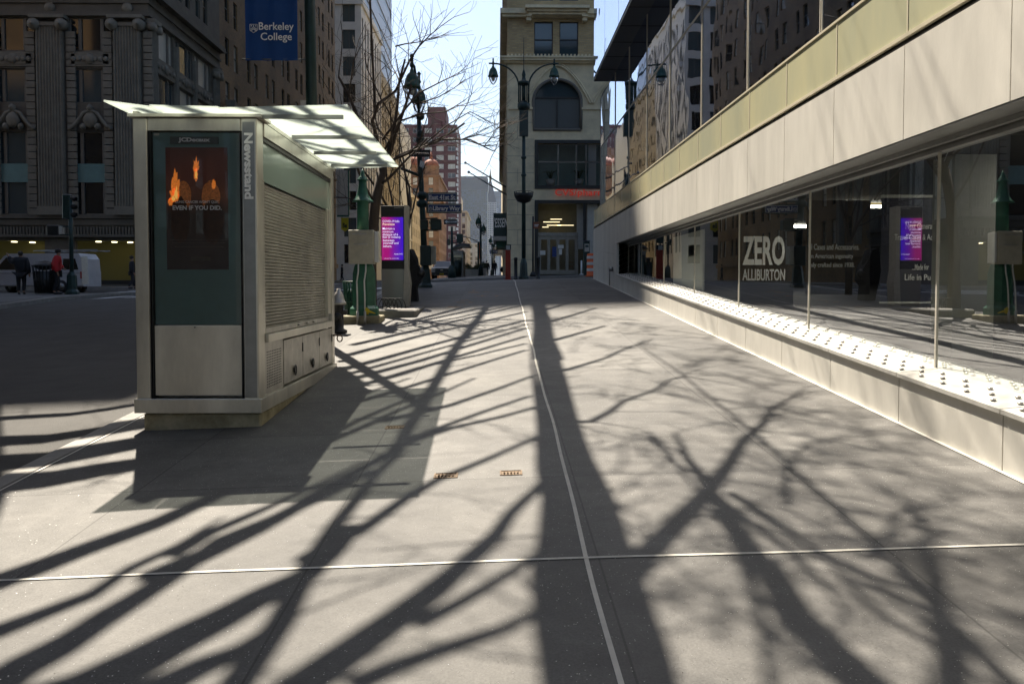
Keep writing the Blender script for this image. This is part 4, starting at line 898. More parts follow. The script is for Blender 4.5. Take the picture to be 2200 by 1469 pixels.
# ================================================================ newsstand kiosk
def newsstand():
    YF, YB = 7.76, 11.33; X0, X1 = -3.33, -2.205
    p = lambda px, py: P(px, py, YF)
    Z = lambda py: P(420, py, YF).z; Xq = lambda px, py=560: P(px, py, YF).x
    zt, zb = E+1.53, E-1.06
    root = thing('newsstand', 'stainless steel newsstand with closed roller shutter, poster case and glass canopy on the kerb', 'newsstand', (-2.8, 9.5, G(-2.8, 9.5)))
    q = MB(); g0 = G(X0, YF)-.1
    q.bbox(X0+.04, X1-.0, YF+.03, YB-.03, g0, zb-.115, .02); q.build('concrete_plinth', M['plinth'], root)
    q = MB(); q.bbox(X0-.02, X1+.025, YF-.03, YB+.02, zb-.11, zb+.02, .006); q.build('base_rail', M['steel'], root)
    # front columns and frame
    zc = zb+.02
    def col(a, b, y0=YF-.01, y1=YF+.2):
        q = MB(); q.bbox(a, b, y0, y1, zc, zt, .008); return q.build('column', M['steel'], root)
    cl = col(X0, Xq(321)); cr = col(Xq(521), X1)
    q = MB()
    for px in (322.5, 326.5): q.box(Xq(px), Xq(px)+.006, YF-.012, YF+.1, zc, Z(282))
    for px in (518, 522.5): q.box(Xq(px), Xq(px)+.006, YF-.012, YF+.1, zc, Z(282))
    q.build('frame_groove', M['black'], root)
    q = MB(); q.bbox(Xq(321)+.002, Xq(521)-.002, YF-.006, YF+.2, Z(281), zt, .006); q.build('header', M['steel'], root)
    q = MB(); q.box(X0-.03, X1+.05, YF-.05, YF+.3, zt+.003, zt+.03); q.build('top_cap', M['steel'], root)
    # lower steel panel
    q = MB(); q.bbox(Xq(329), Xq(517), YF+.005, YF+.1, zc+.03, Z(699), .004); q.build('lower_panel', M['steel'], root)
    q = MB(); c = p(419, 703); q.lathe((c.x, 0, 0), [(.006, 0), (.006, .01)], 8); q.v = [(x, YF-.0-z, c.z+y) for x, y, z in q.v]; q.build('lock', M['black'], root)
    # poster case
    case = MB(); case.box(Xq(329), Xq(517), YF+.035, YF+.12, Z(697), Z(284)); case = case.build('poster_case', M['teal'], root)
    q = MB(); q.box(Xq(367), Xq(470), YF+.022, YF+.034, Z(309), Z(293)); q.build('nameplate', mat('nameplate', (.09, .11, .11), .5), case)
    text('JCDecaux', (Xq(419), YF+.021, Z(306.5)), (1, 0, 0), (0, 0, 1), width=Xq(452)-Xq(384), height=Z(295)-Z(306.5), m='letter', parent=case, bold=.045, align='C', th=.002)
    # poster
    def postermat():
        m = mat('poster_print', (.05, .012, .006), .5); t = m.node_tree; L = t.links.new; b = t.nodes['Principled BSDF']
        tc = t.nodes.new('ShaderNodeTexCoord'); sx = t.nodes.new('ShaderNodeSeparateXYZ'); L(tc.outputs['Generated'], sx.inputs[0])
        rp = t.nodes.new('ShaderNodeValToRGB'); e = rp.color_ramp.elements; e[0].position = 0; e[0].color = (.008, .006, .006, 1); e[1].position = 1; e[1].color = (.022, .008, .006, 1)
        k = e.new(.45); k.color = (.012, .008, .006, 1); k = e.new(.62); k.color = (.045, .015, .007, 1); k = e.new(.75); k.color = (.035, .01, .006, 1)
        L(sx.outputs[2], rp.inputs[0]); nz = t.nodes.new('ShaderNodeTexNoise'); nz.inputs['Scale'].default_value = 3; L(tc.outputs['Generated'], nz.inputs[0])
        ml = t.nodes.new('ShaderNodeVectorMath'); ml.operation = 'SCALE'; ma = t.nodes.new('ShaderNodeMath'); ma.operation = 'MULTIPLY_ADD'; ma.inputs[1].default_value = 1.6; ma.inputs[2].default_value = .2
        L(nz.outputs[0], ma.inputs[0]); L(rp.outputs[0], ml.inputs[0]); L(ma.outputs[0], ml.inputs['Scale']); L(ml.outputs[0], b.inputs['Base Color'])
        L(ml.outputs[0], b.inputs['Emission Color']); b.inputs['Emission Strength'].default_value = .15; return m
    y = YF+.03; q = MB(); q.box(Xq(356), Xq(489), y, y+.004, Z(579), Z(316)); po = q.build('poster', postermat(), case)
    fm = mat('printed_flame', (.75, .16, .02), .5, n=.9, ns=30, col2=(.25, .03, .0), emit=(.8, .22, .03), es=.18)
    bm = mat('printed_fur', (.55, .2, .06), .6, n=.7, ns=60, col2=(.14, .04, .012), emit=(.5, .16, .04), es=.03)
    dm_ = mat('printed_shade', (.07, .03, .015), .6, n=.5, ns=14)
    rg = random.Random(3)
    def blob(cx, cy, wx, hy, m, nm, dy, jag=0, n=22):
        c = P(cx, cy, YF); q = MB(); vs = []
        for i in range(n):
            t = 2*math.pi*i/n; j = 1+(rg.random()-.5)*jag; top = 1 if math.sin(t) < 0 or not jag else 1+jag*1.3*abs(math.sin(t*3.1))
            vs.append((c.x+wx*math.cos(t)*j, y-dy, c.z+hy*math.sin(t)*j*top))
        q.add([(c.x, y-dy, c.z)]+vs, [(0, i+1, (i+1) % n+1) for i in range(n)]); q.build(nm, m, po)
    blob(391, 420, .075, .13, bm, 'furry_shape', .0012, .08); blob(451, 423, .085, .14, bm, 'furry_shape', .0012, .08)
    blob(385, 475, .085, .20, dm_, 'furry_shape', .0016, .1); blob(455, 478, .1, .2, dm_, 'furry_shape', .0016, .1)
    for cx, cy, a, b in ((375, 402, .04, .085), (372, 423, .045, .05), (419, 358, .028, .05), (418, 376, .018, .045), (457, 397, .016, .04), (364, 435, .02, .03)): blob(cx, cy, a, b, fm, 'flame', .002, .6, 26)
    fm2 = mat('printed_ember', (.9, .5, .12), .5, emit=(.95, .5, .1), es=.22)
    for cx, cy, a, b in ((376, 418, .018, .04), (419, 376, .009, .03), (370, 428, .015, .02)): blob(cx, cy, a, b, fm2, 'flame', .0026, .6, 22)
    text("LUNG CANCER WON'T QUIT.", (Xq(424), y-.003, Z(437)), (1, 0, 0), (0, 0, 1), width=Xq(470)-Xq(376), height=Z(430.5)-Z(437), parent=po, align='C', th=.001, bold=.02)
    text('EVEN IF YOU DID.', (Xq(423), y-.003, Z(451)), (1, 0, 0), (0, 0, 1), width=Xq(476)-Xq(370), height=Z(441)-Z(451), parent=po, align='C', th=.001, bold=.04)
    q = MB()
    for py, a, b in ((516, 364, 486), (522, 368, 480), (531, 374, 476)):
        x = Xq(a)
        while x < Xq(b): w_ = rg.uniform(.008, .03); q.box(x, x+w_, y-.002, y-.001, Z(py), Z(py)+.006); x += w_+.006
    q.box(Xq(408), Xq(450), y-.002, y-.001, Z(560), Z(552)); q.build('small_print', mat('small_print', (.10, .085, .07), .6), po)
    # glass over the case
    q = MB(); q.quad((Xq(329), YF+.012, Z(697)), (Xq(517), YF+.012, Z(697)), (Xq(517), YF+.012, Z(284)), (Xq(329), YF+.012, Z(284))); q.build('case_glass', M['glass_k'], root)
    q = MB(); q.box(Xq(332), Xq(343), YF+.028, YF+.034, Z(290), Z(286)); q.build('sticker', M['cream_w'], case)
    q = MB(); q.box(Xq(525), Xq(550), YF-.0115, YF-.009, zc+.01, Z(262)); q.build('name_strip', M['steel_d'], root)
    text('Newsstand', (Xq(528), YF-.0125, Z(286)), (0, 0, -1), (1, 0, 0), width=Z(286)-Z(428), height=Xq(547)-Xq(528), m='letter', parent=root, bold=.04, th=.003)
    # side face
    xs = X1; Zs = lambda v: v+E
    def sb(nm, y0, y1, z0, z1, d0=-.06, d1=0., m='steel', b=.005):
        q = MB(); q.bbox(xs+d0, xs+d1, y0, y1, z0, z1, b); return q.build(nm, M[m] if isinstance(m, str) else m, root)
    sb('column', YB-.16, YB, zc, zt); sb('beam', YF+.21, YB-.16-.002, E+1.40, zt, -.1, .01)
    sb('cross_rail', YF+.22, YB-.17, E-.535, E-.46, -.1, .03); sb('guide_rail', YB-.34, YB-.165, E-.455, E+1.0, -.1, -.015); sb('guide_rail', YF+.205, YF+.26, E-.455, E+1.0, -.1, -.01)
    q = MB(); q.quad((xs-.03, YF+.22, E+.99), (xs-.03, YB-.165, E+.99), (xs-.03, YB-.165, E+1.36), (xs-.03, YF+.22, E+1.36)); q.build('transom_glass', mat('transom_glass', (.32, .40, .35), .12, spec=.9), root)
    q = MB(); q.box(xs-.035, xs-.005, YF+.215, YB-.165, E+1.36, E+1.395); q.build('shadow_gap', M['black'], root)
    # roller shutter, real slats
    q = MB(); n = 44; za, zb_ = E-.455, E+.985; hh = (zb_-za)/n; ya, yb = YF+.262, YB-.345; my = 24; rg = random.Random(8)
    dent = lambda yy, zz: .003*math.sin(yy*3.1+zz*1.7)+.002*math.sin(yy*7.3-zz*2.9)
    for i in range(n):
        prof = ((0, -.078), (.12, -.056), (.5, -.048), (.86, -.056), (1., -.078)); vs = []
        for t, d in prof:
            for k in range(my+1):
                yy = lerp(ya, yb, k/my); zz = za+hh*(i+t); vs.append((xs+d+dent(yy, zz), yy, zz))
        fs = [(a*(my+1)+k, a*(my+1)+k+1, (a+1)*(my+1)+k+1, (a+1)*(my+1)+k) for a in range(len(prof)-1) for k in range(my)]
        q.add(vs, fs, 0, True)
    q.build('roller_shutter', M['shutter'], root)
    q = MB(); q.box(xs-.04, xs-.01, ya, yb, za, za+.05)
    for yy in (9.3, 10.05, 9.7): q.tube([(xs-.01, yy, za+.025), (xs+.02, yy, za+.025)], .012, 6)
    q.box(xs-.02, xs+.03, YB-.33, YB-.25, za-.02, za+.09); q.build('shutter_bar', M['steel_w'], root)
    # lower cabinets
    z0, z1 = zc+.0, E-.54
    sb('vent_panel', YF+.2, 8.66, z0, z1, -.05, -.012, 'steel_w', .003)
    q = MB()
    for i in range(9):
        for j in range(14): yy = 8.05+i*.062; zz = z0+.06+j*.026; q.box(xs-.0125, xs-.0105, yy, yy+.035, zz, zz+.011)
    q.build('vent_slots', M['black'], root)
    for a, b in ((8.675, 9.50), (9.515, 10.38), (10.395, YB-.17)):
        d = sb('cabinet_door', a, b, z0+.02, z1-.02, -.05, -.006, 'steel_w', .004)
        q = MB(); ym = (a+b)/2; zz = z0+.13
        ring = [(xs+.012, ym+.035*math.cos(t), zz+.05*math.sin(t)) for t in [math.pi*2*i/12 for i in range(13)]]
        q.tube(ring, .009, 6, cap=False); q.box(xs-.004, xs+.016, ym-.02, ym+.02, zz-.02, zz+.025); q.build('padlock', M['black'], d)
        q = MB(); q.box(xs-.004, xs+.004, b-.02, b-.005, z1-.2, z1-.1); q.build('hinge', M['black'], d)
    q = MB(); q.tube([(xs, YB-.12, E-.66), (xs+.09, YB-.12, E-.66)], .012, 6); q.tube([(xs+.09+.035*math.cos(t), YB-.12, E-.70+.045*math.sin(t)) for t in [i*.52 for i in range(13)]], .009, 6); q.build('padlock', M['brass'], root)
    # body behind
    q = MB(); q.box(X0+.02, xs-.11, YF+.13, YB-.02, zc, zt-.01); q.build('body', M['steel_d'], root)
    # canopy: frosted glass sheets on steel bars
    can = thing('canopy', None, None); can.parent = root; can.location = Vector((0, 0, zt))-parent_world(root)
    ys, ye = 7.5, 11.32; zz = zt+.03
    xs_ = [(-3.48, .062), (-3.08, .012), (-2.47, .0), (-1.33, .03)]
    for i in range(3):
        (a, za_), (b, zb2) = xs_[i], xs_[i+1]
        for k in range(4 if i == 2 else 2):
            n_ = 4 if i == 2 else 2; y0 = lerp(ys, ye, k/n_)+.008; y1 = lerp(ys, ye, (k+1)/n_)-.008
            lift = .01 if i == 1 else 0
            q = MB(); q.slab((a+.004, y0, zz+za_+lift), (b-.004, y0, zz+zb2+lift), (b-.004, y1, zz+zb2+lift), (a+.004, y1, zz+za_+lift), .014); q.build('canopy_glass', M['frost'], root)
    for Y in (7.78, 8.83, 9.87, 10.88):
        q = MB(); q.box(X1+.06 if Y > 8 else -2.5, -1.42, Y-.018, Y+.018, zz-.03, zz+.004); q.build('canopy_bar', M['steel_d'], root)
    bpy.data.objects.remove(can)
    q = MB(); q.box(X0, X1+.02, YB-.1, YB, zt, zz+.02); q.box(X0, X0+.05, YF, YB, zt, zz+.03); q.box(X1-.03, X1+.012, YF+.31, YB-.11, zt+.002, zz+.01); q.build('roof_frame', M['steel'], root)
newsstand()

# ================================================================ street furniture
def hydrant():
    Y = 15.3; X = -2.9; g = G(X, Y); root = thing('fire_hydrant', 'black fire hydrant with a pale cap beside the newsstand', 'hydrant', (X, Y, g))
    q = MB(); q.lathe((X, Y, g), [(.15, 0), (.15, .05), (.09, .08), (.085, .5), (.12, .52)], 16); q.tube([(X-.15, Y, g+.38), (X+.15, Y, g+.38)], .05, 10); q.tube([(X, Y-.18, g+.3), (X, Y, g+.3)], .075, 10); q.build('barrel', M['black'], root)
    q = MB(); q.lathe((X, Y, g+.52), [(.14, 0), (.135, .04), (.11, .06), (.09, .15), (.06, .22), (.035, .24), (.035, .29)], 16); q.build('cap', M['steel_w'], root)
hydrant()
def bin_green(X, Y, label, h=.95, r=.30, m='green', bag=False, nm='litter_bin'):
    g = G(X, Y); root = thing(nm, label, 'bin', (X, Y, g)); q = MB(); n = 20
    q.lathe((X, Y, g), [(r*.82, .06), (r*.98, h*.8)], n)
    for k in range(n): a = 2*math.pi*k/n; q.tube([(X+r*.84*math.cos(a), Y+r*.84*math.sin(a), g+.02), (X+r*math.cos(a), Y+r*math.sin(a), g+h*.8), (X+r*1.08*math.cos(a), Y+r*1.08*math.sin(a), g+h)], .018, 4)
    q.build('basket', M[m], root)
    q = MB()
    for z, rr in ((.04, .86), (h*.5, .95), (h, 1.09)): q.tube([(X+r*rr*math.cos(a), Y+r*rr*math.sin(a), g+z) for a in [2*math.pi*k/24 for k in range(25)]], .02, 6)
    q.build('hoop', M[m], root)
    if bag: q = MB(); q.sphere((X, Y, g+h), r*.95, 14, 8, sq=(1, 1, .45), jit=.22); q.build('bin_bag', M['black'], root)
    return root
bin_green(-3.02, 17.6, 'green ribbed litter bin behind the hydrant', h=.8, r=.2, m='green')
def vent_column():
    Y = 17.1; X = -2.72; g = G(X, Y); root = thing('vent_column', 'green cast iron vent column with bell shaped cowls and a cream cabinet', 'vent column', (X, Y, g))
    q = MB(); q.bbox(X-.42, X+.36, Y-.35, Y+.4, g-.1, g+.14, .02); q.build('plinth', M['plinth'], root)
    z = g+.14; q = MB(); oc = R(22.5)
    q.lathe((X, Y, z), [(.30, 0), (.30, .14), (.24, .2), (.235, .85), (.2, 1.0), (.13, 1.12)], 8, smooth=False, ph=oc)
    q.build('pedestal', M['green2'], root)
    q = MB(); q.lathe((X-.02, Y, z), [(.125, 1.05), (.115, 2.3), (.085, 2.55), (.075, 2.8)], 20); q.build('pipe', M['green2'], root)
    q = MB(); q.lathe((X-.02, Y, z), [(.22, 2.30), (.215, 2.315), (.16, 2.36), (.115, 2.45), (.085, 2.6), (.07, 2.68)], 24); q.build('cowl', M['green2'], root)
    q = MB(); q.lathe((X-.02, Y, z), [(.115, 2.73), (.11, 2.745), (.06, 2.8), (.03, 2.9), (.006, 2.96)], 20); q.build('cowl', M['green2'], root)
    Yc = Y-.3; a = P(749, 567, Yc); b = P(803, 494, Yc); q = MB(); q.bbox(a.x, b.x, Yc-.02, Yc+.24, a.z, b.z, .012); cab = q.build('cabinet', M['cream'], root)
    for py, x0, x1 in ((503, 757, 788), (525, 760, 790)):
        c = P(x0, py, Yc); d = P(x1, py, Yc); q = MB(); q.box(c.x, d.x, Yc-.045, Yc-.02, c.z-.012, c.z+.012); q.build('handle', M['steel_w'], cab)
    q = MB(); q.bbox(b.x+.004, b.x+.09, Yc+.02, Yc+.22, a.z+.03, b.z-.03, .01); q.build('side_box', M['white'], root)
    q = MB()
    for px in (770, 786):
        c = P(px, 567, Yc); q.tube([(c.x, Yc, a.z+.01), (c.x, Yc-.02, a.z-.15), (c.x-.03, Yc-.03, a.z-.35), (c.x-.01, Yc-.1, a.z-.6), (c.x, Yc-.14, g+.15)], .015, 8)
    q.build('conduit', M['white'], root)
    q = MB()
    for px in (770, 786): c = P(px, 567, Yc); q.tube([(c.x, Yc-.14, g-.05), (c.x, Yc-.14, g+.24)], .026, 8)
    q.build('conduit_sleeve', M['steel_w'], root)
    q = MB(); c = P(795, 668, Y-.33); q.sphere((c.x-.05, Y-.42, c.z), .05, 8, 6, sq=(1, .6, 1.3), jit=.5); q.tube([(c.x-.05, Y-.42, c.z), (c.x+.04, Y-.42, c.z-.02), (c.x+.12, Y-.4, c.z-.05)], [.03, .02, .006], 5)
    tag(q.build('tied_rag', M['yellow']), 'yellow rag tied round a conduit at the foot of the green column', 'rag')
vent_column()
# slab kerb and black hooped guard
q = MB(); q.bbox(-2.62, -1.75, 17.8, 20.2, G(-2.2, 18)-.1, G(-2.2, 19)+.1, .03); tag(q.build('stone_slab', M['kerb']), 'raised stone slab behind the green vent column', 'slab')
q = MB(); g = G(-2.6, 18.7)+.1
for k in range(6):
    x = -2.62+k*.085; q.tube([(x+.13*math.cos(t), 18.7+.02*k, g+.26*math.sin(t)) for t in [math.pi*i/10 for i in range(11)]], .011, 5)
q.tube([(-2.76, 18.7, g+.06), (-2.0, 18.8, g+.06)], .01, 5); tag(q.build('tree_guard', M['black']), 'low guard of black wire hoops between vent column and message kiosk', 'tree guard')
def message_kiosk():
    Y = 20.6; root = thing('message_kiosk', 'grey slab kiosk with a lit purple health message screen', 'information kiosk', (P(845, 600, Y).x, Y, G(-2.5, Y)))
    g = G(-2.5, Y)-.05; tl = P(819, 442, Y); tr = P(868, 442, Y); bl = P(821, 657, Y); br = P(866, 657, Y); bt = P(819, 578, Y)
    D = 1.05
    q = MB(); q.slab((bl.x, Y, g), (br.x, Y, g), (P(868, 578, Y).x, Y, bt.z), (bt.x, Y, bt.z), -.3); q.build('pedestal', mat('ribbed_aluminium', (.33, .33, .32), .4, .6, n=.1, ns=30, scale=(1, 1, 4)), root)
    q = MB(); q.bbox(tl.x, tr.x, Y-.02, Y+.28, bt.z+.003, tl.z, .01); q.build('screen_housing', M['black'], root)
    # right hand fin
    a = P(868, 442, Y); b = P(882, 442, Y+.3); q = MB()
    q.prism([(tr.x+.003, tl.z+.01), (tr.x+.1, tl.z+.01), (tr.x+.1, bt.z), (tr.x+.15, bt.z-.35), (br.x+.14, g), (br.x+.0, g), (tr.x+.003, bt.z)], 'y', Y-.03, Y+.32); q.build('side_fin', M['cream_w'], root)
    def screenmat():
        m = mat('screen', (.02, .02, .02), .2); t = m.node_tree; L = t.links.new; b = t.nodes['Principled BSDF']; tc = t.nodes.new('ShaderNodeTexCoord'); sx = t.nodes.new('ShaderNodeSeparateXYZ'); L(tc.outputs['Generated'], sx.inputs[0])
        rp = t.nodes.new('ShaderNodeValToRGB'); e = rp.color_ramp.elements; e[0].position = .3; e[0].color = (.30, .003, .14, 1); e[1].position = .95; e[1].color = (.035, .0, .45, 1)
        k = e.new(.6); k.color = (.12, .0, .30, 1); L(sx.outputs[0], rp.inputs[0]); L(rp.outputs[0], b.inputs['Emission Color']); b.inputs['Emission Strength'].default_value = .42; return m
    q = MB(); A = P(820.5, 559, Y); B = P(866.5, 467, Y); q.box(A.x, B.x, Y-.026, Y-.021, A.z, B.z); scr = q.build('screen', screenmat(), root)
    M['scrtxt'] = mat('screen_text', (.8, .8, .9), .5, emit=(.75, .7, .95), es=.3); M['scrtxt2'] = mat('screen_text_warm', (.9, .8, .6), .5, emit=(.95, .75, .55), es=.3)
    for s_, px, py, wd, hh, m_ in (('COVID-19 Info', 822, 478, 36, 5, 'scrtxt'), ('Prevention', 822, 484.5, 26, 5.2, 'scrtxt2'), ('Maintain a', 822, 493.5, 26, 5, 'scrtxt'), ('minimum', 822, 500, 23, 4.2, 'scrtxt'), ('distance of 6', 822, 506.5, 33, 5.2, 'scrtxt'), ('feet (2 meters)', 822, 513, 38, 5.8, 'scrtxt'), ('between', 823, 519, 24, 5.2, 'scrtxt'), ('yourself and', 823, 526, 33, 6.2, 'scrtxt'), ('others.', 823, 531.5, 19, 5.2, 'scrtxt'), ('Notify NYC', 847, 548, 18, 3.5, 'scrtxt'), ('nyc.gov for more info', 825, 556.5, 32, 2.2, 'scrtxt')):
        a = P(px, py, Y-.03); d = P(px+wd, py-hh, Y-.03); text(s_, (a.x, Y-.028, a.z), (1, 0, 0), (0, 0, 1), width=d.x-a.x, height=d.z-a.z, m=m_, parent=scr, th=.001, bold=.02)
    a = P(847, 447.5, Y-.03); d = P(866, 444, Y-.03); text('LinkNYC', (a.x, Y-.023, a.z), (1, 0, 0), (0, 0, 1), width=d.x-a.x, height=d.z-a.z, m='greyletter', parent=root, th=.001)
message_kiosk()
# dark bagged cart beyond the message kiosk
root = thing('covered_cart', 'black tarpaulin covered cart with a round bag leaning behind the message kiosk', 'cart', (-2.15, 22.2, G(-2.15, 22.2)))
g = G(-2.15, 22.2); q = MB(); a = P(882, 640, 22.2)
prof = [(a.x-.05, g), (a.x+.2, g), (a.x+.17, g+.4), (a.x+.3, g+.55), (a.x+.27, g+.85), (a.x+.1, g+1.15), (a.x+.02, g+1.35), (a.x-.12, g+1.4), (a.x-.2, g+.8)]
q.prism(prof, 'y', 22., 22.5, smooth=False); q.sphere((a.x+.02, 22.2, g+1.0), .22, 12, 8, sq=(.9, 1, 1.6), jit=.2); q.build('cover', M['navy'], root)
q = MB(); q.sphere((a.x+.28, 22.1, g+.72), .13, 10, 8, jit=.15); q.build('bag', M['black'], root)

def luminaire(c, s=1., parent=None):
    """bell cap with a clear teardrop globe hanging under point c"""
    q = MB(); q.lathe((c[0], c[1], c[2]), [(.03*s, 0), (.04*s, -.1*s), (.06*s, -.12*s), (.06*s, -.17*s), (.13*s, -.24*s), (.19*s, -.38*s), (.21*s, -.52*s), (.235*s, -.54*s), (.235*s, -.60*s), (.2*s, -.61*s)], 16); cap = q.build('lamp_cap', M['green'], parent)
    q = MB(); q.lathe((c[0], c[1], c[2]), [(.195*s, -.61*s), (.18*s, -.72*s), (.11*s, -.86*s), (.03*s, -.95*s)], 16); q.build('globe', M['glass_cl'], cap)
    q = MB(); q.lathe((c[0], c[1], c[2]), [(.05*s, -.6*s), (.09*s, -.66*s), (.07*s, -.76*s), (.02*s, -.8*s)], 10); q.build('bulb', M['intwhite'], cap)
def twin_lamp(x, Y, ax, htop, label, basket=True, s=1., box=True, px=None, lean=0.):
    g = G(x, Y); root = thing('street_lamp', label, 'street lamp', (x, Y, g)); H = htop
    L_ = lambda z: x+lean*z/H
    q = MB(); q.lathe((x, Y, g), [(.24, 0), (.24, .1), (.2, .16), (.17, .7), (.13, .85), (.1, .95)], 8, smooth=False, ph=R(22.5)); q.build('pole_base', M['dgreen'], root)
    q = MB(); q.tube([(x, Y, g+.9), (L_(H*.45), Y, g+H*.45), (L_(H*.72), Y, g+H*.72)], [.095*s, .085*s, .07*s], 12)
    for z in (.55, .47): q.lathe((L_(H*z), Y, g+H*z), [(.09, 0), (.12, .04), (.12, .1), (.09, .14)], 12)
    q.build('pole', M['dgreen'], root)
    xt = L_(H*.72); zt_ = g+H*.72; q = MB()
    if box: q.box(xt-.2*s, xt+.2*s, Y-.14, Y+.14, zt_-.65, zt_+.5)
    q.lathe((xt, Y, zt_+.5), [(.18*s, 0), (.26*s, .06), (.28*s, .14), (.28*s, .3), (.2*s, .34), (.14*s, .42)], 14)
    q.build('pole_collar', M['dgreen'], root)
    q = MB(); zc = zt_+.95
    for k in range(4): a = math.pi/4+k*math.pi/2; q.tube([(xt+.2*s*math.cos(a), Y+.2*s*math.sin(a), zc-.1), (xt+.2*s*math.cos(a), Y+.2*s*math.sin(a), zc+.75)], .025*s, 6)
    q.tube([(xt, Y, zc-.1), (xt, Y, zc+.9)], .09*s, 10); q.lathe((xt, Y, zc+.7), [(.26*s, 0), (.28*s, .05), (.28*s, .12), (.1*s, .2), (.07*s, .35), (.09*s, .45), (.05*s, .6), (.02*s, .7), (.016*s, 1.6), (.01, 2.1)], 12)
    q.build('spindle', M['dgreen'], root)
    for sgn in (-1, 1):
        d = Vector((1, 0, 0)) if ax == 'x' else Vector((0, 1, 0)); R_ = 1.38*s; pts = []
        for t in [math.pi*i/16 for i in range(9)]:
            r = .22+(R_-.22)*(1-math.cos(t)); zz = zc+.6+1.05*s*math.sin(t)*1.0; pts.append(Vector((xt, Y, 0))+d*sgn*r+Vector((0, 0, zz)))
        pts = [pts[0]-Vector((0, 0, .7))]+pts+[pts[-1]+d*sgn*.2]
        q = MB(); q.tube(pts, .038*s, 8); e = pts[-2]; q.lathe((e.x, e.y, e.z-.06), [(.05, 0), (.07, .04), (.05, .1), (.03, .2), (.045, .26), (.01, .3)], 8); q.build('lamp_arm', M['dgreen'], root); luminaire((e.x, e.y, e.z), s, root)
    if basket:
        q = MB(); zb = g+P(x, 440, Y).z*0+(P(1125, 438, 39).z-G(x, Y)); q.lathe((x, Y, zb), [(.1, -.05), (.3, .03), (.42, .25), (.44, .38), (.4, .38), (.1, .2)], 18)
        for k in range(18): a = k*.349; q.tube([(x+.4*math.cos(a), Y+.4*math.sin(a), zb+.3), (x+.44*math.cos(a), Y+.44*math.sin(a), zb+.46)], .01, 4)
        q.tube([(x+.44*math.cos(a), Y+.44*math.sin(a), zb+.46) for a in [i*.2618 for i in range(25)]], .012, 4); q.build('hanging_basket', M['black'], root)
    return root, g
pl = P(1125, 603, 38.2); hl = P(1125, 245, 38.2).z-G(pl.x, 38.2)
twin_lamp(pl.x, 38.2, 'x', (hl-.3-.95+.9)/.72*1., 'twin armed dark green lamp post in front of the pharmacy corner', s=1.)
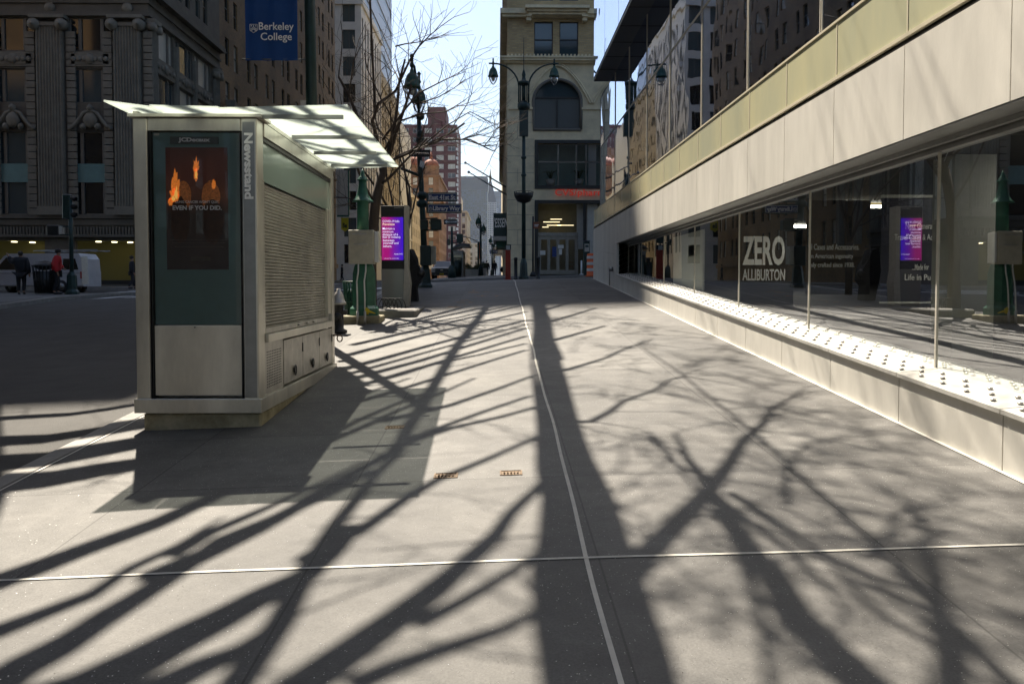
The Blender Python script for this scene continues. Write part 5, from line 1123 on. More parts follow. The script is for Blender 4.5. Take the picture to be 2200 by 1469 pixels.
# signal and street name post at the near left corner
def corner_post():
    Y = 28.; b = P(913, 612, Y); x = -2.43; g = G(x, Y); root = thing('signal_post', 'dark green twin lamp and signal post carrying the blue street name signs', 'signal post', (x, Y, g))
    q = MB(); q.lathe((x, Y, g), [(.26, 0), (.26, .08), (.21, .14), (.16, .6), (.11, .75)], 8, smooth=False, ph=R(22.5)); q.build('pole_base', M['dgreen'], root)
    pts = [P(912, 575, Y), P(909, 480, Y), P(905, 400, Y), P(901, 330, Y), P(900, 250, Y)]; q = MB(); q.tube(pts, [.105, .1, .09, .085, .07], 12)
    for py, r in ((438, .19), (420, .17), (300, .15), (288, .12), (250, .14)):
        c = P(903 if py < 350 else 907, py, Y); q.lathe((c.x, Y, c.z), [(r*.6, -.12), (r, -.06), (r, .06), (r*.6, .12)], 12)
    q.build('pole', M['dgreen'], root)
    for (px, py, dy, s) in ((885, 142, -1.3, 1.), (900, 178, 1.3, 1.)):
        e = P(px, py, Y+dy); q = MB(); tp = P(900, 250, Y); q.tube([tp, Vector((lerp(tp.x, e.x, .3), Y+dy*.25, lerp(tp.z, e.z, .75))), Vector((lerp(tp.x, e.x, .7), Y+dy*.65, e.z+.12)), e+Vector((0, 0, .02))], .04, 8); q.lathe((e.x, e.y, e.z-.04), [(.05, 0), (.08, .06), (.05, .14), (.05, .3), (.08, .34), (.02, .42)], 8); q.build('lamp_arm', M['dgreen'], root); luminaire((e.x, e.y, e.z), 1.15, root)
    q = MB(); q.tube([P(862, 362, Y-.3), P(903, 378, Y)], .05, 8); q.build('cross_arm', M['dgreen'], root)
    # pedestrian signals
    for a, b_ in (((925, 494), (948, 471)), ((903, 493), (919, 472))):
        A = P(a[0], a[1], Y-.15); B = P(b_[0], b_[1], Y-.15); q = MB(); q.bbox(A.x, B.x, Y-.25, Y+.1, A.z, B.z, .02); sg = q.build('pedestrian_signal', M['dgreen'], root)
        q = MB(); q.box(A.x+.04, B.x-.04, Y-.31, Y-.251, B.z-.05, B.z-.02); q.build('visor', M['black'], sg)
    q = MB(); q.tube([P(905, 470, Y), P(940, 469, Y)], .025, 6); q.tube([P(905, 495, Y), P(940, 495, Y)], .025, 6); q.build('signal_bracket', M['dgreen'], root)
    A = P(904, 570, Y-.1); B = P(926, 528, Y-.1); q = MB(); q.bbox(A.x, B.x, Y-.35, Y+.15, A.z, B.z, .02); cb = q.build('control_box', M['dgreen'], root)
    A = P(926, 568, Y-.1); B = P(936, 529, Y-.1); q = MB(); q.bbox(A.x+.01, B.x, Y-.3, Y+.1, A.z, B.z, .01); q.build('control_box', M['cream'], root)
    # name signs
    for (x0, y0, x1, y1, s_, tx0, tx1, ty0, ty1) in ((916, 433, 982, 414, 'East 41st St', 922, 978, 429, 419), (916, 458, 991.5, 438, 'Library Way', 930, 988, 455, 443)):
        A = P(x0, y0, Y-.25); B = P(x1, y1, Y-.25); root2 = thing('street_name_sign', 'blue street name sign reading '+s_, 'street sign', ((A.x+B.x)/2, Y-.25, A.z))
        q = MB(); q.box(A.x, B.x, Y-.28, Y-.22, A.z, B.z); q.build('sign_frame', M['dgreen'], root2)
        q = MB(); q.box(A.x+.06, B.x-.02, Y-.286, Y-.281, A.z+.035, B.z-.035); q.build('border', M['white'], root2)
        q = MB(); q.box(A.x+.075, B.x-.035, Y-.29, Y-.287, A.z+.05, B.z-.05); q.build('sign_face', M['signblue'], root2)
        a = P(tx0, ty0, Y-.29); d = P(tx1, ty1, Y-.29); text(s_, (a.x, Y-.2905, a.z), (1, 0, 0), (0, 0, 1), width=d.x-a.x, height=d.z-a.z, parent=root2, th=.002, bold=.04)
        if s_[0] == 'L':
            c = P(925, 449, Y-.29); q = MB(); q.lathe((0, 0, 0), [(.065, 0), (.065, .003)], 16); q.v = [(c.x+x_, Y-.291-z_, c.z+y_) for x_, y_, z_ in q.v]; q.build('badge', M['white'], root2)
            q = MB()
            for r in (.045, .02): q.tube([(c.x+r*math.cos(t), Y-.296, c.z+r*math.sin(t)) for t in [i*.5236 for i in range(13)]], .005, 4)
            q.tube([(c.x, Y-.296, c.z+.05), (c.x, Y-.296, c.z-.05)], .004, 4); q.build('badge_mark', M['signblue'], root2)
    def oneway(x0, y0, x1, y1, Yq, label):
        A = P(x0, y0, Yq); B = P(x1, y1, Yq); r2 = thing('one_way_sign', label, 'road sign', ((A.x+B.x)/2, Yq, A.z))
        q = MB(); q.box(A.x, B.x, Yq, Yq+.03, A.z, B.z); q.build('sign_plate', M['black'], r2); w_, h_ = B.x-A.x, B.z-A.z
        q = MB(); yy = Yq-.004; f = lambda u, v: (A.x+u*w_, yy, A.z+v*h_)
        q.add([f(.06, .5), f(.24, .12), f(.21, .36), f(.94, .36), f(.94, .64), f(.21, .64), f(.24, .88)], [(0, 1, 2), (0, 2, 5), (0, 5, 6), (2, 3, 4, 5)]); q.build('arrow', M['white'], r2)
        text('ONE WAY', (A.x+.34*w_, yy-.002, A.z+.41*h_), (1, 0, 0), (0, 0, 1), width=w_*.52, height=h_*.2, m='black', parent=r2, bold=.03, th=.001)
    M['black'] = M['black']
    oneway(878.5, 337, 924, 322, Y-.2, 'black and white one way sign high on the corner post under the lamps')
    oneway(953.5, 482, 983, 471.5, 51.6, 'small one way sign on the post across the side street')
    q = MB(); A = P(902, 352, Y-.12); q.slab((A.x, Y-.14, A.z-.1), (A.x+.16, Y-.3, A.z-.18), (A.x+.18, Y-.3, A.z+.02), (A.x+.02, Y-.14, A.z+.1), .01); q.build('turn_sign', M['white'], root)
corner_post()

# tall banner pole behind the newsstand
def banner_pole():
    Y = 14.6; x = P(672, 230, Y).x; g = G(x, Y); root = thing('banner_pole', 'tall dark green pole rising behind the newsstand canopy', 'pole', (x, Y, g))
    q = MB(); q.lathe((x, Y, g), [(.2, 0), (.2, .4), (.12, .6)], 12); q.build('pole_base', M['dgreen'], root)
    q = MB(); q.tube([(x, Y, g+.5), (x-.03, Y, g+5.2), (x-.07, Y, g+9)], [.1, .092, .085], 14); q.build('pole', M['dgreen'], root)
    q = MB()
    for z in (P(600, 128, Y).z, P(600, 128, Y).z+2.15): q.tube([(x-.05, Y, z), (P(520, 128, Y).x, Y, z)], .015, 6)
    q.build('banner_arm', M['steel_d'], root)
    q = MB(); q.box(x-.19, x-.1, Y-.08, Y+.02, P(600, 234, Y).z, P(600, 220, Y).z+.02); q.build('clamp', M['cream_w'], root)
    x0, x1 = P(528, 130, Y).x, P(640.5, 130, Y).x; z0 = P(580, 131, Y).z; z1 = z0+2.2; Yb = Y-.02
    bn = thing('banner', 'blue vertical college banner with a white shield and lettering', 'banner', ((x0+x1)/2, Yb, z0)); nx, nz = 22, 14; f = MB()
    rip = lambda u, v: .018*math.sin(u*17+1)*(.4+v*.6)+.01*math.sin(u*31)*v+.008*math.sin(v*9+u*4)
    vs = [(lerp(x0, x1, i/nx), Yb+rip(i/nx, j/nz)+d, lerp(z0, z1, j/nz)) for d in (0, .004) for j in range(nz+1) for i in range(nx+1)]; n1 = nx+1; N_ = n1*(nz+1)
    fs = [(j*n1+i, j*n1+i+1, (j+1)*n1+i+1, (j+1)*n1+i) for j in range(nz) for i in range(nx)]; fs += [tuple(N_+k for k in reversed(f_)) for f_ in fs]
    f.add(vs, fs, 0, True); f.build('fabric', M['blue'], bn); yy = Yb-.035
    for s_, a, b, c, d in (('Berkeley', 556, 631, 70, 49), ('College', 560, 627, 92, 71)):
        A = P(a, c, yy); B = P(b, d, yy); text(s_, (A.x, yy, A.z), (1, 0, 0), (0, 0, 1), width=B.x-A.x, height=B.z-A.z, parent=bn, bold=.012, th=.002)
    A = P(537, 71, yy); B = P(552.5, 53, yy); w_, h_ = B.x-A.x, B.z-A.z; F_ = lambda u, v: (A.x+u*w_, yy, A.z+v*h_); q = MB()
    def line(pp, r=.006): q.tube([F_(*p) for p in pp], r, 4)
    line([(0, 1), (1, 1), (1, .3), (.5, 0), (0, .3), (0, 1)]); line([(.1, .45), (.5, .7), (.9, .45)]); line([(.1, .3), (.5, .55), (.9, .3)]); line([(.1, .18), (.5, .42), (.9, .18)])
    for u in (.2, .5, .8): line([(u, .75), (u, .9)], .008)
    q.build('crest', M['letter'], bn)
banner_pole()
# ================================================================ bare street trees
def ground_px(px, py):
    lo, hi = 1.5, 34.
    f = lambda Y: (lambda v: v.z-G(v.x, Y))(P(px, py, Y))
    for _ in range(40):
        m = (lo+hi)/2
        if f(m) > 0: lo = m
        else: hi = m
    v = P(px, py, lo); return Vector((v.x, v.y, G(v.x, v.y)))
def grow(mb, p, d, L_, r, depth, rg, up=.12, twist=.35, n=5, minr=.006, kids=(2, 3), keep=None):
    pts = [Vector(p)]; rr = [r]; d = Vector(d).normalized(); seg = L_/n
    for i in range(n):
        d = (d+Vector((rg.gauss(0, twist*.35), rg.gauss(0, twist*.35), rg.gauss(0, twist*.3)+up*.3))).normalized(); pts.append(pts[-1]+d*seg); rr.append(max(minr*.7, lerp(r, r*.45, (i+1)/n)))
    mb.tube(pts, rr, 6 if r > .03 else 4, cap=False)
    if depth <= 0: return
    for k in range(rg.randint(*kids)+(1 if depth < 3 else 0)):
        i = rg.randint(max(1, n//3), n); ax = pts[min(i, n)]-pts[i-1]; a = Vector((rg.gauss(0, 1), rg.gauss(0, 1), rg.gauss(.15, .6))); a = (a-ax.normalized()*a.dot(ax.normalized())).normalized()
        nd = (ax.normalized()*.75+a*rg.uniform(.5, .95)).normalized()
        if keep and not keep(pts[i], nd): nd = (nd+Vector((0, 0, .4))).normalized()
        grow(mb, pts[i], nd, L_*rg.uniform(.5, .78), rr[i]*rg.uniform(.45, .68), depth-1, rg, up, twist*1.05, n, minr, kids, keep)
def tree(name, label, base, trunk, limbs, seed, cat='tree', grp='bare street trees along the kerb', depth=4):
    rg = random.Random(seed); root = thing(name, label, cat, base, 0, grp); q = MB(); q.tube([p for p, _ in trunk], [r for _, r in trunk], 12, cap=True); q.build('trunk', M['bark'], root)
    c = MB()
    for p, d, L_, r in limbs: grow(c, p, d, L_, r*.85, depth-1, rg, kids=(2, 3), minr=.005)
    return root, c
Y = 19.2; b = P(800, 600, Y); g = G(b.x, Y); tp = [(Vector((b.x-.05, Y, g-.05)), .15), (P(797, 545, Y), .125), (P(806, 440, Y), .115), (P(822, 360, Y), .10)]
A = P(822, 360, Y); r1, crown = tree('street_tree', 'leafless street tree forking behind the green vent column', (b.x, Y, g), tp,
    [(A, (.35, -.1, 1), 2.0, .07), (A, (-.4, .25, 1), 2.3, .07), (P(806, 440, Y), (-.3, -.2, 1), 2.0, .045), (A, (1.0, .1, .55), 2.2, .055), (P(812, 400, Y), (.8, -.3, .5), 1.7, .04), (A, (.15, .2, 1), 2.6, .06)], 21)
# long sweeping branch reaching right over the sidewalk
rg = random.Random(4)
for pts, r in (([(824, 360), (800, 260), (812, 225), (850, 195), (880, 130), (900, 100), (925, 75), (950, 55)], .05), ([(850, 100), (870, 95), (905, 90), (950, 80)], .02), ([(822, 330), (860, 260), (905, 245), (960, 240), (1000, 215)], .03), ([(822, 300), (870, 235), (900, 200), (960, 170), (998, 155)], .032),
               ([(830, 350), (900, 320), (950, 300), (1010, 300), (1060, 325), (1078, 310)], .035), ([(1000, 300), (1040, 315), (1062, 285), (1070, 270)], .014), ([(990, 300), (1030, 290), (1078, 300)], .013), ([(900, 320), (960, 270), (1010, 240), (1040, 255)], .02), ([(890, 225), (940, 210), (975, 190), (1000, 170)], .016), ([(822, 360), (770, 300), (740, 260), (730, 200)], .04), ([(780, 310), (750, 200), (760, 130), (785, 80)], .03)):
    pp = [P(x, y, Y+.35*math.sin(i*1.7+x*.01)) for i, (x, y) in enumerate(pts)]; crown.tube(pp, [lerp(r, .007, i/(len(pp)-1)) for i in range(len(pp))], 5, cap=False)
    for i in range(1, len(pp)):
        for k in range(2): grow(crown, pp[i].lerp(pp[i-1], rg.random()), ((pp[i]-pp[i-1]).normalized()+Vector((rg.gauss(.2, .5), rg.gauss(0, .6), rg.gauss(.15, .5)))), rg.uniform(.5, 1.1), .010, 1, rg, n=4, minr=.005)
crown.build('crown', M['bark'], r1)
Y = 24.5; b = P(872, 600, Y); g = G(b.x, Y); base = Vector((b.x, Y, g)); f1 = P(872, 520, Y)
r2, crown2 = tree('street_tree', 'leafless multi stemmed tree standing behind the message kiosk', base, [(base, .12), (f1, .1)],
    [(f1, (-.28, 0, 1), 2.9, .06), (f1, (.05, .1, 1), 3.2, .06), (f1, (.12, 0, 1), 3.0, .055), (f1, (-.6, .2, 1), 2.6, .05), (f1, (.12, -.2, 1), 2.4, .04)], 33)
crown2.build('crown', M['bark'], r2)
# unseen tree added beside the camera; limbs shaped along the sun to streak the flags
tb = Vector((-3.25, 4.3, G(-3.25, 4.3))); near = thing('street_tree', 'unseen added leafless tree at the kerb with limbs shaped to shade the sidewalk', 'tree', tb, 0, 'bare street trees along the kerb')
fork = tb+Vector((.25, .8, 5.2)); q = MB(); q.tube([tb-Vector((0, 0, .1)), tb+Vector((0, .1, 1)), tb+Vector((.1, .4, 3.2)), fork], [.27, .22, .19, .17], 14); q.build('trunk', M['bark'], near)
cn = MB(); rg = random.Random(12)
def lift(px, py, extra=0.):
    v = ground_px(px, py); H = max(8.2, (1.9+.341*v.y)/.763+1.6)+extra; return v+SD*(H/SD.z)
def shade_limb(mb, pts, r0, r1, frm=None, back=0., twigs=1, tr=.014):
    pp = [lift(x, y) for x, y in pts]
    if back: d = (pp[0]-pp[1]).normalized(); pp = [pp[0]+d*back]+pp
    qq = []
    for i in range(len(pp)-1):
        for t in (0, .5): qq.append(pp[i].lerp(pp[i+1], t)+Vector((rg.gauss(0, .02), rg.gauss(0, .02), rg.gauss(0, .02))))
    qq.append(pp[-1]); n = len(qq); mb.tube(qq, [lerp(r0, r1, i/(n-1)) for i in range(n)], 8, cap=True)
    if frm is not None:
        m = (frm+qq[0])*.5+Vector((0, 0, .3)); mb.tube([frm, m, qq[0]], [r0*1.15, r0*1.05, r0], 8, cap=False)
    for i in range(1, n):
        for k in range(twigs):
            d = (qq[i]-qq[i-1]).normalized()+Vector((rg.gauss(0, .6), rg.gauss(.2, .6), rg.gauss(.5, .4))); grow(mb, qq[i], d, rg.uniform(.6, 1.2), tr, 1, rg, n=4)
T_ = [((470, 1540), (600, 1335), (680, 1205), (760, 1060), (845, 985), (890, 900)), .10, .03, 1], [((1350, 1540), (1300, 1290), (1250, 1080), (1205, 900), (1178, 760), (1155, 650)), .26, .15, 1], \
     [((1430, 1540), (1340, 1280), (1270, 1090), (1225, 960), (1200, 860)), .15, .05, 1], [((1900, 1540), (1720, 1320), (1600, 1170), (1525, 1055), (1480, 985), (1450, 930)), .13, .02, 1], [((2240, 1540), (1900, 1190), (1690, 995), (1560, 880), (1370, 740)), .05, .012, 1], [((2040, 1540), (2018, 1290), (1995, 1190), (1960, 1100)), .09, .015, 1], \
     [((1270, 1330), (1400, 1200), (1525, 1055), (1600, 945), (1660, 880), (1720, 840)), .10, .015, 0], [((1200, 1540), (1180, 1330), (1180, 1150), (1165, 1000), (1150, 850), (1140, 740)), .12, .015, 1]
for pts, a, b_, f in T_: shade_limb(cn, pts, a, b_, frm=(fork+Vector((rg.uniform(-.1, .1), rg.uniform(-.1, .1), rg.uniform(-.4, .3)))) if f else None, back=2.2 if f else 0)
ST = [([(-60, 1275), (200, 1172), (440, 1078), (640, 978), (760, 905), (920, 842)], .105, .03), ([(-60, 1510), (150, 1380), (300, 1285), (470, 1165), (700, 1065), (800, 1010)], .11, .03),
      ([(-40, 1375), (200, 1270), (380, 1170), (480, 1110)], .07, .015), ([(300, 1250), (560, 1128), (700, 1055), (900, 935), (1140, 850)], .085, .03), ([(60, 1530), (300, 1420), (480, 1330), (650, 1240), (760, 1130)], .14, .06), ([(250, 1530), (420, 1440), (600, 1340)], .10, .04),
      ([(560, 1530), (850, 1330), (1000, 1215), (1100, 1105), (1180, 1020)], .10, .03), ([(640, 1210), (800, 1125), (950, 1030), (1150, 940)], .065, .03), ([(300, 1075), (520, 985), (620, 925), (720, 870), (880, 812)], .075, .025), ([(350, 1050), (500, 975), (640, 900), (760, 845)], .05, .02),
      ([(360, 1190), (560, 1095), (780, 990)], .06, .015), ([(540, 1020), (700, 950), (860, 880), (1020, 812)], .065, .025), ([(560, 900), (700, 850), (900, 790), (1130, 738)], .07, .035), ([(820, 905), (980, 870), (1150, 805)], .06, .03), ([(830, 965), (980, 920), (1160, 872)], .055, .03),
      ([(900, 1330), (1000, 1290), (1170, 1180)], .05, .03), ([(760, 1469), (950, 1400), (1180, 1300)], .06, .03),
      ([(1175, 908), (1265, 905), (1350, 862), (1440, 815), (1480, 800)], .055, .012), ([(1175, 805), (1225, 792), (1300, 768), (1375, 738), (1400, 730)], .055, .012), ([(1400, 940), (1460, 1010), (1520, 1090)], .03, .01), ([(1540, 1070), (1680, 1180), (1820, 1320)], .035, .012), ([(1570, 1060), (1760, 1180), (1900, 1330)], .035, .012), ([(1540, 1090), (1600, 1250), (1650, 1469)], .04, .02), ([(1690, 1080), (1690, 1000), (1730, 950)], .03, .008), ([(1880, 1200), (1895, 1150), (1930, 1100)], .035, .01)]
for i_, (pts, a, b_) in enumerate(ST): shade_limb(cn, pts, a*1.1, b_, twigs=0 if i_ < 17 else 1)
for k in range(70):      # fine high twigs added to mottle the lit flags
    x, y = rg.uniform(1180, 1950), rg.uniform(660, 1450)
    if x > 1300+(y-660)*1.05: continue
    v = lift(x, y, rg.uniform(2, 5)); grow(cn, v, (rg.gauss(0, .6), 1, rg.gauss(0, .3)), rg.uniform(.5, 1.), .018, 1, rg, n=4); cn.tube([v, lift(1240, 1050)], .006, 3) if k % 9 == 0 else None
for k in range(190):      # unseen high twigs added for half shade on the strip beside the wall
    y = 660+790*rg.random()**1.3; xl = 1330+(y-700)*1.08; xr = 1066+(y-501)/.47
    if y < 760: xl = 1230
    v = lift(rg.uniform(xl, max(xl+40, xr)), y, rg.uniform(5, 9)); grow(cn, v, (rg.gauss(0, .8), 1, rg.gauss(0, .4)), rg.uniform(.6, 1.2), .022, 1, rg, n=4)
for pts, a, b_ in [([(-40, 868), (150, 858), (295, 838)], .11, .07), ([(-40, 840), (160, 828), (295, 815)], .09, .05), ([(-40, 815), (150, 806), (290, 796)], .08, .05), ([(-120, 915), (100, 905), (330, 870)], .22, .12), ([(-120, 960), (100, 945), (330, 905)], .26, .2), ([(-120, 1010), (100, 985), (330, 945)], .26, .2), ([(-120, 1055), (100, 1030), (340, 990)], .24, .16)]: shade_limb(cn, pts, a, b_)  # thick limbs added to darken the road and kerb edge
sp_ = [lift(-20, y) for y in (1055, 1000, 950, 900, 868, 840, 815)]; cn.tube([fork]+sp_, .12, 6)
cn.build('crown', M['bark'], near)
up = MB(); lead = [P(806, 240, 19.2), P(800, 120, 19.3), P(795, 0, 19.4), P(790, -90, 19.5)]; up.tube(lead, [.03, .025, .025, .025], 8, cap=False)  # unseen upper branches added to cast the far stripes; leader only holds them
shade_limb(up, [(845, 985), (900, 870), (985, 740), (1060, 640)], .06, .1, frm=None); cc = lift(1000, 715); up.tube([lead[-1], (lead[-1]+cc)*.5+Vector((0, 0, .5)), cc], .07, 8, cap=False)
for pts, a, b_ in [([(600, 925), (760, 868), (900, 822), (1130, 752)], .05, .03), ([(715, 812), (900, 762), (1130, 697)], .045, .025), ([(800, 715), (980, 683), (1130, 649)], .05, .03), ([(620, 880), (760, 832), (940, 780), (1130, 722)], .06, .035), ([(700, 830), (900, 775), (1130, 705)], .06, .035), ([(730, 795), (900, 748), (1130, 688)], .065, .04), ([(740, 765), (900, 722), (1130, 670)], .065, .04), ([(760, 740), (960, 694), (1130, 655)], .065, .04), ([(830, 705), (1000, 670), (1130, 643)], .065, .04), ([(880, 690), (1020, 655), (1130, 632)], .065, .04), ([(1165, 738), (1300, 700)], .05, .03), ([(1165, 696), (1280, 662)], .05, .03), ([(1165, 668), (1260, 640)], .05, .03), ([(1178, 770), (1165, 700), (1150, 600)], .14, .12)]: shade_limb(up, pts, a*1.5, b_*1.3, twigs=0)
up.build('added_shade_crown', M['bark'], r1)

# ================================================================ small things near the pharmacy corner
def post(nm, label, cat, px, py, Y, build):
    b = P(px, py, Y); x = b.x; g = G(x, Y); root = thing(nm, label, cat, (x, Y, g)); build(root, x, Y, g); return root
def bollard(root, x, Y, g):
    q = MB(); q.lathe((x, Y, g), [(.1, 0), (.1, .05), (.075, .06), (.075, .88), (.09, .9), (.09, .97), (.05, 1.0)], 14); q.build('post', M['black'], root)
r_ = post('bollard', 'slim black bollard left of the twin lamp post', 'bollard', 1108, 600, 38., bollard); r_['group'] = 'black bollards at the corner'
r_ = post('bollard', 'slim black bollard right of the twin lamp post', 'bollard', 1156.5, 600, 38., bollard); r_['group'] = 'black bollards at the corner'
def redpost(root, x, Y, g):
    h = P(1092, 536, Y).z-g; q = MB(); q.bbox(x-.115, x+.115, Y-.1, Y+.1, g+.03, g+h, .012); q.box(x-.17, x+.17, Y-.15, Y+.15, g, g+.03); q.build('post', M['red'], root)
    q = MB(); q.box(x-.13, x+.13, Y-.12, Y+.12, g+h+.002, g+h+.2); q.build('head', M['dgreen'], root)
    q = MB(); q.box(x-.085, x+.085, Y-.135, Y-.12, g+h-.02, g+h+.17); q.build('label_plate', M['greyletter'], root)
post('alarm_post', 'rust red square post with a grey label plate at the kerb', 'post', 1091.5, 604, 37.2, redpost)
def signpost(root, x, Y, g):
    h = P(1145, 465, Y).z-g; q = MB(); q.tube([(x, Y, g), (x, Y, g+h)], .05, 8); q.lathe((x, Y, g), [(.2, 0), (.15, .15), (.06, .3)], 8); q.build('post', M['black'], root)
    q = MB(); q.box(x+.02, x+.38, Y-.06, Y-.03, g+h-.7, g+h-.32); q.build('sign_plate', M['redc'] if False else mat('brown_sign', (.25, .08, .04), .5), root)
    q = MB(); q.box(x+.07, x+.33, Y-.068, Y-.061, g+h-.5, g+h-.47); q.box(x+.07, x+.28, Y-.068, Y-.061, g+h-.58, g+h-.55); q.build('sign_lines', M['letter'], root)
post('parking_sign', 'thin black post with a small brown sign by the shop door', 'sign', 1145, 592, 48.3, signpost)
def meter(root, x, Y, g):
    h = P(1260, 517, Y).z-g; q = MB(); q.bbox(x-.17, x+.17, Y-.15, Y+.15, g, g+h*.97, .02); q.build('cabinet', M['dgreen'], root)
    q = MB(); q.box(x-.13, x+.13, Y-.17, Y-.151, g+h*.68, g+h*.9); q.build('face', M['cream_w'], root)
    q = MB(); q.box(x-.1, x+.1, Y-.18, Y-.171, g+h*.8, g+h*.87); q.box(x-.06, x+.06, Y-.165, Y-.151, g+h*.45, g+h*.6); q.build('display', M['pglass3'], root)
    q = MB(); q.box(x-.18, x+.18, Y-.16, Y+.16, g+h*.97+.002, g+h); q.build('solar_cap', M['slate'], root)
post('parking_meter', 'tall dark pay and display meter cabinet beside the white wall', 'parking meter', 1260, 594, 47.6, meter)
def drum(root, x, Y, g):
    q = MB(); q.lathe((x, Y, g), [(.36, 0), (.36, .06), (.28, .08), (.27, 1.15), (.2, 1.2)], 18); q.build('barrel', M['orange'], root)
    q = MB()
    for z in (.28, .6, .92): q.lathe((x, Y, g+z), [(.282, 0), (.28, .15)], 18, cap=False)
    q.build('reflective_band', M['white'], root)
post('traffic_drum', 'orange and white traffic drum half hidden by the white wall', 'traffic drum', 1272, 598, 43.5, drum)
def whitepost(root, x, Y, g):
    q = MB(); q.tube([(x, Y, g), (x, Y, g+.75)], .05, 8); q.lathe((x, Y, g), [(.14, 0), (.1, .05)], 10); q.sphere((x, Y, g+.78), .06); q.build('post', M['white'], root)
post('door_post', 'short white post standing at the shop entrance step', 'post', 1249, 592, 49.6, whitepost)
# utility plates set in the pavement
for lb, px, py, a, b_ in (('rusty iron plate set alone in the sidewalk farthest from the camera', 848, 918, .085, .055), ('rusty iron plate left of the pair in front of the white joint', 958, 1022, .085, .06), ('rusty iron plate right of the pair nearest the white joint', 1098, 1016, .08, .055)):
    v = ground_px(px, py); q = MB()
    q.add([(v.x+sx*a*k, v.y+sy*b_*k, G(v.x+sx*a*k, v.y+sy*b_*k)+z) for k, z in ((1, -.01), (1, .006), (.88, .007), (.86, .002)) for sx, sy in ((-1, -1), (1, -1), (1, 1), (-1, 1))],
          [(i*4+k, i*4+(k+1) % 4, (i+1)*4+(k+1) % 4, (i+1)*4+k) for i in range(3) for k in range(4)]+[(12, 13, 14, 15)])
    for k in range(5): q.tube([(v.x-a*.6+k*a*.3, v.y-b_*.5, G(v.x, v.y)+.004), (v.x-a*.6+k*a*.3, v.y+b_*.5, G(v.x, v.y)+.004)], .006, 4)
    tag(q.build('utility_cover', M['brass']), lb, 'utility cover', 'small iron utility covers')
mb = MB(); rg = random.Random(9)
for px, py, n_ in ((1030, 628, 5), (1010, 648, 4), (985, 660, 2), (1060, 640, 3)):
    for k in range(n_):
        v = ground_px(px+rg.uniform(-25, 25), py+rg.uniform(-4, 4)); strip(mb, [(v.x, v.y), (v.x+rg.uniform(-.4, .4), v.y+rg.uniform(-.3, .3))], .05, .005)
tag(mb.build('spray_marks', mat('orange_chalk', (.5, .25, .06), .8, n=.5, ns=20)), kind='structure')

